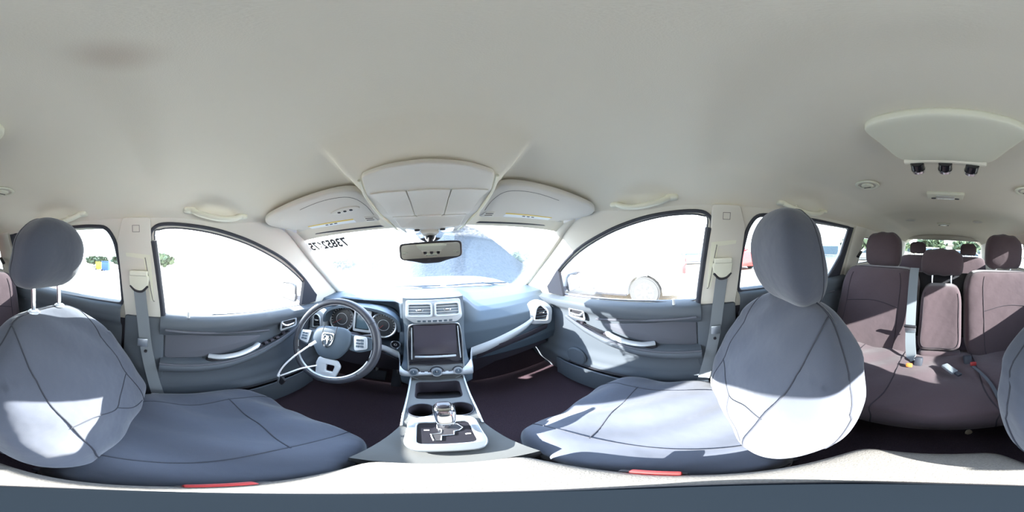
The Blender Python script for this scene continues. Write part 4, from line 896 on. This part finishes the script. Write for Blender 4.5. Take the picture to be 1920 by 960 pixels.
# ---------------------------------------------------------------- things on the headliner behind the front seats
t = thing('rear_climate_console', 'cream ceiling console with three chrome control knobs behind the front seats', 'console', (0, -.31, 1.56))
def RCF(x, y, z):
    # wider edge at the front; the rear edge hangs lowest and overhangs the knobs
    yy = -.305 - .085 * (-y) * 1.0; wd = .140 - .022 * sm(1, -1, y)
    return (.004 + wd * x, -.312 + .078 * y + .010 * (1 - x * x) * y, zceil(0, -.31) - .005 - (.020 + .014 * sm(1, -1, y)) * max(0, -z) ** .7 * (1 - .35 * x ** 4) + .006 * (z > 0))
obj('console_cover', pillow(RCF, 6, 16), 'trim_light', t, angle=180)
bk = obj('knob_panel', box((.004, -.384, 1.560), (.195, .016, .022), .006), 'headliner', t)
for x in (.070, .004, -.060):
    kn = obj('control_knob', cyl((x, -.382, 1.551), (x, -.408, 1.541), .0165, .0165, 28, .001), 'black_gloss', t)
    obj('knob_ring', cyl((x, -.399, 1.5445), (x, -.412, 1.5395), .0185, .0172, 28, .003), 'chrome', kn)
for (x, y, nm) in ((.290, -.565, 'passenger'), (-.300, -.560, 'driver')):
    z = zceil(x, y); t = thing('ceiling_vent', f'round beige air vent in the headliner over the second row, {nm} side', 'vent', (x, y, z))
    v = obj('vent_ring', sweep([Vector((x + .040 * math.cos(q), y + .040 * math.sin(q), z - .004)) for q in [2 * math.pi * i / 36 for i in range(36)]], circ(.007, 10, 1, .6), closed=True), 'trim_light', t)
    obj('vent_dish', cyl((x, y, z + .002), (x, y, z - .004), .036, .032, 30, .001), 'trim_beige', t)
    obj('vent_ball', pillow(lambda a, b, c: (x + .024 * a, y + .024 * b, z - .006 + .008 * c), 2, 8), 'trim_light', t)
    obj('vent_slot', box((x, y - .002, z - .0145), (.028, .004, .003), .001), 'seam_grey', t)
for (x, y, nm, w_) in ((.0, -.745, 'over the second row', .165), (.005, -1.54, 'over the third row', .12)):
    z = zceil(x, y); t = thing('dome_lamp', f'flat pale dome lamp {nm}', 'lamp', (x, y, z))
    obj('lamp_frame', box((x, y, z - .006), (w_, .075, .018), .006), 'trim_light', t)
    obj('lamp_lens', box((x, y - .006, z - .016), (w_ * .5, .05, .006), .002), 'lens', t)
    for q in (-1, 1): obj('lamp_button', pillow(lambda a, b, c, q=q: (x + q * w_ * .33 + .011 * a, y - .020 + .007 * b, z - .0155 + .003 * c), 3, 4), 'rubber', t)
for (x, y, nm) in ((.285, -1.36, 'passenger'), (-.275, -1.33, 'driver')):
    z = zceil(x, y); t = thing('ceiling_vent', f'small round vent in the headliner near the third row, {nm} side', 'vent', (x, y, z))
    obj('vent_ring', sweep([Vector((x + .036 * math.cos(q), y + .036 * math.sin(q), z - .003)) for q in [2 * math.pi * i / 30 for i in range(30)]], circ(.006, 8, 1, .6), closed=True), 'trim_beige', t)
    obj('vent_dish', cyl((x, y, z), (x, y, z - .003), .032, n=24), 'visor', t)
# litter on the rear floor
for (x, y, a, lab) in ((.02, -.46, 20, 'dry curled leaf lying on the dark rear floor'), (-.10, -.40, 70, 'small straw scrap on the rear floor by the driver seat')):
    b = grid(8, 6, lambda u, v: (lambda U, V: (x + .016 * (U * math.cos(R(a)) - V * .6 * math.sin(R(a))), y + .016 * (U * math.sin(R(a)) + V * .6 * math.cos(R(a))), .505 + .006 * math.sin(3 * U) * V + .004 * U * U))((2 * u - 1), (2 * v - 1) * (1 - (2 * u - 1) ** 2) ** .5), thick=.0006)
    tag(obj('dead_leaf', b, 'dead_leaf'), lab, 'leaf')

# ---------------------------------------------------------------- outside: hood, door mirrors
b = grid(30, 24, lambda u, v: ((2 * u - 1) * (.80 - .04 * v), 1.22 + 1.05 * v, 1.045 + .030 * (1 - (2 * u - 1) ** 2) + .085 * sm(0, .55, v) * (1 - .5 * abs(2 * u - 1) ** 3) - .15 * v ** 4 - .03 * abs(2 * u - 1) ** 6), thick=.01)
tag(obj('engine_hood', b, 'white_paint'), 'white engine hood beyond the windshield', 'hood')
for s in (-1, 1): obj_ = obj('front_fender', grid(20, 10, lambda u, v: (s * (.80 + .05 * v ** .5 - .03 * u * u), 1.15 + 1.10 * u, 1.03 - .12 * u ** 3 - .70 * v), thick=.01), 'white_paint'); obj_['kind'] = 'structure'; obj_['label'] = 'white front fender'
for k in range(2):
    t = thing('wiper', ('longer' if k == 0 else 'shorter') + ' black windshield wiper parked at the base of the glass', 'wiper', (-.2 + .5 * k, 1.2, 1.09))
    x0, x1 = ((-.50, .06), (.10, .56))[k]
    obj('blade', tube([WS(x0 / .69, .97, .012), WS((x0 + x1) / 1.38, .95, .014), WS(x1 / .69, .96, .012)], .006, 6), 'black', t)
    obj('wiper_arm', tube([WS(x1 / .69 - .05, 1.03, .01), WS((x0 + x1) / 1.38 + .05, .97, .025)], .007, 6, sm=1), 'black', t)
for s, nm in ((-1, 'driver'), (1, 'passenger')):
    t = thing('door_mirror', f'white door mirror outside the {nm} window', 'mirror', (s * .92, .74, 1.12))
    c0 = Vector((s * .925, .80, 1.118))
    obj('mirror_shell', pillow(lambda x, y, z: c0 + Vector((x * .105 - s * .012 * z, y * .050 + .02 + .012 * x * x, z * .074 * (1 - .12 * x * s))), 3.2, 12), 'white_paint', t)
    mr = Matrix.Rotation(R(-22 * s), 3, 'Z') @ Matrix.Rotation(R(3), 3, 'X')
    gm = plate(roundpoly([(-.088,-.055),(.088,-.058),(.090,.050),(.04,.060),(-.080,.056)], .025), [], .004, lambda a, b, c: c0 + Vector((0, -.026, 0)) + Matrix.Rotation(R(10 * s), 3, 'Z') @ Vector((a, -c, b)))
    obj('mirror_rim', plate(roundpoly([(-.098,-.064),(.098,-.067),(.100,.058),(.045,.069),(-.090,.065)], .028), [], .012, lambda a, b, c: c0 + Vector((0, -.016, 0)) + Matrix.Rotation(R(10 * s), 3, 'Z') @ Vector((a, -c, b)), bev=.003), 'black', t)
    obj('mirror_glass', gm, 'mirror_glass', t)
    obj('mirror_arm', sweep([Vector((s * .72, .76, 1.065)), Vector((s * .80, .79, 1.07)), Vector((s * .86, .81, 1.085))], circ(.03, 10, 1, .5)), 'black', t)

# ---------------------------------------------------------------- outside: other vehicles, bins, trees
def vehicle(name, label, cat, loc, rotz, L, W, H, paint, prof='suv', group=None):
    """nose towards local +X"""
    t = thing(name, label, cat, (loc[0], loc[1], 0), group, rotz)
    M = Matrix.Translation((loc[0], loc[1], 0)) @ Matrix.Rotation(rotz, 4, 'Z')
    T = lambda x, y, z: M @ Vector((x, y, z))
    rw = .36 if prof != 'sedan' else .32; belt = H * .60; gx = L * .5
    if prof == 'sedan': top = [(-gx,.55),(-gx+.05,belt*.98),(-gx*.62,belt),(gx*.40,belt),(gx*.95,belt*.82),(gx,.5)]; gh = [(-gx*.66,belt),(-gx*.34,H*.97),(gx*.05,H),(gx*.42,belt)]
    else: top = [(-gx,.50),(-gx+.02,belt),(gx*.45,belt),(gx*.92,belt*.93),(gx,.55)]; gh = [(-gx*.985,belt),(-gx*.90,H*.97),(gx*.10,H),(gx*.46,belt)]
    lowz = .28; wx = (gx * .62, -gx * .60)
    ol = list(top)
    base = [(gx, lowz)]
    for xw in wx:
        r = rw * 1.14; base += [(xw + r, lowz)] + [(xw + r * math.cos(q), rw + r * math.sin(q)) for q in [math.pi * i / 10 for i in range(11)] if rw + r * math.sin(q) > lowz] + [(xw - r, lowz)]
    base += [(-gx, lowz)]
    b = plate(ol + base, [], W, lambda a, b_, c: T(a, (c - W / 2) * (1 - .06 * abs(b_ - .7) - .05 * (a / gx) ** 4), b_), bev=.06)
    body = obj('body', b, paint, t, angle=35)
    rings = []; b = bmesh.new()
    for yy, sc in ((-1, 0), (1, 0)): pass
    bot = [(gh[0][0], yy) for yy in (-1, 1)]
    V = {}
    for i, (x, z) in enumerate(gh):
        k = 1 if z <= belt else .80
        for q in (-1, 1): V[i, q] = b.verts.new(T(x, q * W * .485 * k, z))
    n = len(gh)
    for i in range(n - 1): b.faces.new((V[i, -1], V[i + 1, -1], V[i + 1, 1], V[i, 1]))
    b.faces.new([V[i, -1] for i in range(n)]); b.faces.new([V[i, 1] for i in range(n)][::-1]); b.faces.new((V[0, -1], V[0, 1], V[n - 1, 1], V[n - 1, -1]))
    bmesh.ops.bevel(b, geom=b.edges[:], offset=.05, segments=2, affect='EDGES')
    obj('cabin', b, paint, t, angle=35)
    zg0, zg1 = belt + .03, H * .93
    def edge(z, i, j): (x0, z0), (x1, z1) = gh[i], gh[j]; return x0 + (x1 - x0) * (z - z0) / (z1 - z0)
    xa0, xa1 = edge(zg0, 0, 1) + .10, edge(zg1, 0, 1) + .12; xb0, xb1 = edge(zg0, 2, 3) - .12 if False else edge(zg0, 3, 2) - .10, edge(zg1, 3, 2) - .10
    cuts = [0, .30, .64, 1.0] if prof != 'sedan' else [0, .48, 1.0]
    for q in (-1, 1):
        for c0, c1 in zip(cuts, cuts[1:]):
            P = [(xa0 + (xb0 - xa0) * c0 + .03, zg0), (xa0 + (xb0 - xa0) * c1 - .03, zg0), (xa1 + (xb1 - xa1) * c1 - .03, zg1), (xa1 + (xb1 - xa1) * c0 + .03, zg1)]
            obj('side_window', plate(roundpoly(P, .05), [], .02, lambda a, b_, c, q=q: T(a, q * (W * (.485 - .097 * (b_ - belt) / (H * .97 - belt)) - .012 + c), b_)), 'car_glass', body)
    for (i, j, nm) in ((2, 3, 'front_screen'), (0, 1, 'rear_screen')):
        (x0, z0), (x1, z1) = gh[i], gh[j]; dn = Vector((z1 - z0, 0, x0 - x1)).normalized() * (1 if i == 2 else -1)
        if dn.x * (1 if i == 2 else -1) < 0: dn = -dn
        b = bmesh.new(); vs = []
        for (k_, q) in ((.12, -1), (.12, 1), (.88, 1), (.88, -1)):
            z = z0 + (z1 - z0) * k_; ww = W * (.485 - .097 * (z - belt) / (H - belt)) * .86; vs.append(b.verts.new(T(x0 + (x1 - x0) * k_ + dn.x * .012, q * ww, z + dn.z * .012)))
        b.faces.new(vs); obj(nm, b, 'car_glass', body, smooth=False)
    for xw in wx:
        for q in (-1, 1):
            yw = q * (W * .5 - .12); a, c_ = T(xw, yw - q * .11, rw), T(xw, yw + q * .09, rw)
            wl = obj('wheel', cyl(a, c_, rw, n=36, bev=.03), 'tyre', t)
            obj('rim', cyl(T(xw, yw + q * .07, rw), T(xw, yw + q * .098, rw), rw * .64, rw * .62, 32), 'rim', wl)
            for k_ in range(7):
                an = 2 * math.pi * (k_ + .5) / 7
                P = [(xw + rw * .24 * math.cos(an - .35), rw + rw * .24 * math.sin(an - .35)), (xw + rw * .56 * math.cos(an - .17), rw + rw * .56 * math.sin(an - .17)), (xw + rw * .56 * math.cos(an + .17), rw + rw * .56 * math.sin(an + .17)), (xw + rw * .24 * math.cos(an + .35), rw + rw * .24 * math.sin(an + .35))]
                if H > 1.2 and abs(loc[0]) < 6: obj('rim_gap', plate(P, [], .004, lambda a_, b_, c: T(a_, yw + q * (.098 + c), b_)), 'tyre', wl)
    for q in (-1, 1):
        obj('tail_lamp', box(T(-gx + .03, q * (W * .5 - .12), belt * .86), (.09, .16, .26), .02, M.to_3x3()), 'lamp_red', t)
        obj('head_lamp', box(T(gx - .10, q * (W * .5 - .20), belt * .76), (.16, .26, .14), .03, M.to_3x3()), 'lamp_clear', t)
        obj('sill', box(T(0, q * (W * .5 - .06), .30), (L * .42, .06, .10), .02, M.to_3x3()), 'black', t)
        obj('wing_mirror', box(T(gx * .36, q * (W * .5 + .05), belt + .06), (.10, .16, .12), .03, M.to_3x3()), paint, t)
        for xx in ((-.05, -.42) if prof != 'sedan' else (-.02, -.42)):
            obj('door_handle', box(T(gx * xx, q * (W * .5 - .01), belt * .86), (.16, .03, .03), .01, M.to_3x3()), paint, t)
            obj('door_gap', box(T(gx * (xx + .36) if xx > -.2 else gx * (xx + .38), q * (W * .497), belt * .62), (.012, .012, belt * .62), 0, M.to_3x3()), 'black', t)
    return t
vehicle('parked_suv', 'white sport utility vehicle parked right beside the passenger window', 'car', (4.45, 2.40), R(90), 4.7, 1.90, 1.78, 'white_paint')
vehicle('parked_van', 'red van parked beyond the passenger side rear window', 'car', (11.2, -2.9), R(190), 4.9, 1.95, 1.95, 'red_paint')
vehicle('parked_sedan', 'grey-green sedan seen through the rear of the right rear door glass', 'car', (6.4, -7.6), R(115), 4.6, 1.8, 1.5, 'grey_paint', 'sedan')
vehicle('parked_pickup', 'dark blue car far off behind the white vehicle', 'car', (14.5, -.6), R(95), 4.6, 1.8, 1.5, 'blue_paint', 'sedan')
vehicle('parked_wagon', 'tan wagon parked far behind the tailgate', 'car', (2.6, -17), R(20), 4.7, 1.85, 1.7, 'tan_paint')
vehicle('parked_hatchback', 'white hatchback parked far behind the tailgate', 'car', (-3.2, -18), R(170), 4.3, 1.8, 1.55, 'white_paint')
vehicle('parked_coupe', 'pale grey sedan parked behind, right of the tailgate', 'car', (8.4, -17), R(30), 4.5, 1.8, 1.45, 'grey_paint', 'sedan')

def bin_(x, y, m, lab, s=1.0):
    t = thing('waste_bin', lab, 'bin', (x, y, 0))
    b = box((x, y, .52 * s), (.58 * s, .70 * s, .86 * s), .04, taper=1.12); obj('bin_body', b, m, t)
    obj('lid', box((x, y, 1.0 * s), (.68 * s, .82 * s, .07 * s), .03), m, t)
    obj('lid_bar', tube([(x - .3 * s, y - .42 * s, .96 * s), (x + .3 * s, y - .42 * s, .96 * s)], .02, 8, sm=1), 'black', t)
    for q in (-1, 1): obj('wheel', cyl((x + q * .24 * s, y - .30 * s, .10 * s), (x + q * .30 * s, y - .30 * s, .10 * s), .10 * s, n=18), 'tyre', t)
bin_(-19.0, -9.5, 'bin_yellow', 'yellow bin across the yard beyond the rear door window'); bin_(-17.6, -7.9, 'bin_blue', 'blue bin across the yard, right of the yellow one', 1.15)
t = thing('kerb_block', 'low pale concrete block in front of the yellow bin', 'block', (-17.4, -10.4, 0)); obj('block', box((-17.4, -10.6, .17), (.5, 2.2, .34), .04), 'wall_far', t)
def tree(x, y, h, r, lab, seed, nm='tree'):
    rd = random.Random(seed); t = thing(nm, lab, 'tree', (x, y, 0), 'trees around the yard')
    obj('trunk', tube([(x, y, -.05), (x + .05 * r, y, h * .3), (x - .04 * r, y, h * .6)], max(.05, r * .07), 8), 'bark', t)
    b = bmesh.new()
    for i in range(420):
        d = Vector((rd.gauss(0, 1), rd.gauss(0, 1), rd.gauss(0, 1))).normalized() * rd.uniform(.45, 1) ; p = Vector((x + d.x * r, y + d.y * r, h * .62 + d.z * h * .36 * (1 + .2 * math.sin(5 * d.x + seed))))
        n = Vector((rd.gauss(0, 1), rd.gauss(0, 1), rd.gauss(0, 1))).normalized(); a = n.orthogonal().normalized(); c = n.cross(a); k = r * rd.uniform(.10, .20)
        vs = [b.verts.new(p + a * k * math.cos(q) + c * k * .7 * math.sin(q) + n * k * .2 * math.cos(2 * q)) for q in (0, 1.05, 2.1, 3.14, 4.19, 5.24)]; b.faces.new(vs)
    f = obj('foliage', b, 'leafage', t, smooth=False); f['kind'] = 'stuff'

for i, (x, y, h, r, lab) in enumerate((
    (-26, -13.5, 1.9, 2.2, 'low bush left of the yellow bin, at the far edge of the yard'), (-26.5, -8.6, 2.3, 2.2, 'rounded bush behind the two bins'), (-25, -2.9, 2.6, 3.0, 'wide bush right of the blue bin, cut by the B pillar'),
    (-16, 26.5, 1.8, 2.6, 'low bush seen through the windshield under the handwritten number'), (-10.5, 27.5, 1.6, 1.9, 'smaller bush beside the one under the handwritten number'), (17, 28, 2.0, 3.4, 'grey-green bush beyond the right end of the windshield'),
    (-5, -34, 4.2, 3.2, 'broad tree far behind the tailgate, left'), (2.6, -36, 4.6, 3.4, 'tall tree far behind the tailgate, middle'), (9.6, -33, 4.0, 3.2, 'tree far behind the tailgate, right'), (16, -27, 3.6, 3.0, 'tree seen through the right quarter glass'), (26, -22, 3.2, 3.0, 'tree beyond the grey-green sedan'))):
    tree(x, y, h, r, lab, i + 3)
t = thing('light_pole', 'thin light pole far off beyond the right rear door glass', 'pole', (19, -23, 0))
obj('pole_shaft', tube([(19, -23, -.05), (19, -23, 3), (19, -23, 6.4)], .06, 8, sm=2), 'pole', t); obj('pole_arm', tube([(19, -23, 6.3), (18.4, -22.6, 6.5)], .04, 8, sm=1), 'pole', t); obj('lamp_head', box((18.3, -22.5, 6.48), (.5, .2, .1), .03), 'pole', t)
t = thing('storage_building', 'long low pale building far behind the parked cars', 'building', (0, -46, 0))
obj('building_wall', box((0, -46, 1.4), (44, 8, 2.8), 0), 'wall_far', t); obj('building_roof', box((0, -46, 2.95), (45, 9, .3), .02), 'roof_far', t)
for i in range(9): obj('building_window', box((-18 + i * 4.5, -41.98, 1.5), (1.6, .08, 1.0), .01), 'car_glass', t)

def mound_f(u, v):
    a = 2 * math.pi * u; q = v; x = 2.0 + 6.2 * q * math.cos(a); y = 11.0 + 4.2 * q * math.sin(a)
    z = 3.5 * (1 - sm(0, 1, q)) ** .8 * (1 + .10 * math.sin(3 * a + 1)) + .12 * noise.noise(Vector((x * 1.1, y * 1.1, 2))) + .05 * noise.noise(Vector((x * 4, y * 4, 5)))
    return (x, y, z - .06 - .2 * (q > .99))
tag(obj('gravel_mound', grid(110, 46, mound_f, closed_u=True), 'mound_gravel', angle=180), 'tall dark speckled gravel mound ahead of the car beyond the engine hood', 'mound')

# look-alikes share a group phrase; their labels stay their own
GROUPS = {'front_seat': 'front seats', 'seat_belt': 'seat belts on pillars and bench', 'sun_visor': 'sun visors above the windshield', 'grab_handle': 'grab handles along the roof edges', 'ceiling_vent': 'round vents in the headliner',
          'dome_lamp': 'dome lamps in the headliner', 'pedal': 'pedals in the driver footwell', 'belt_buckle': 'belt buckles on the rear bench', 'third_row_seat': 'third row seats', 'door_mirror': 'door mirrors outside the front doors',
          'wiper': 'wipers at the base of the windshield', 'waste_bin': 'bins across the yard', 'dead_leaf': 'litter on the rear floor'}
for o in S.objects:
    k = o.name.split('.')[0]
    if o.parent is None and 'category' in o and 'group' not in o:
        if k in GROUPS: o['group'] = GROUPS[k]
        elif o['category'] == 'car': o['group'] = 'vehicles parked around the yard'
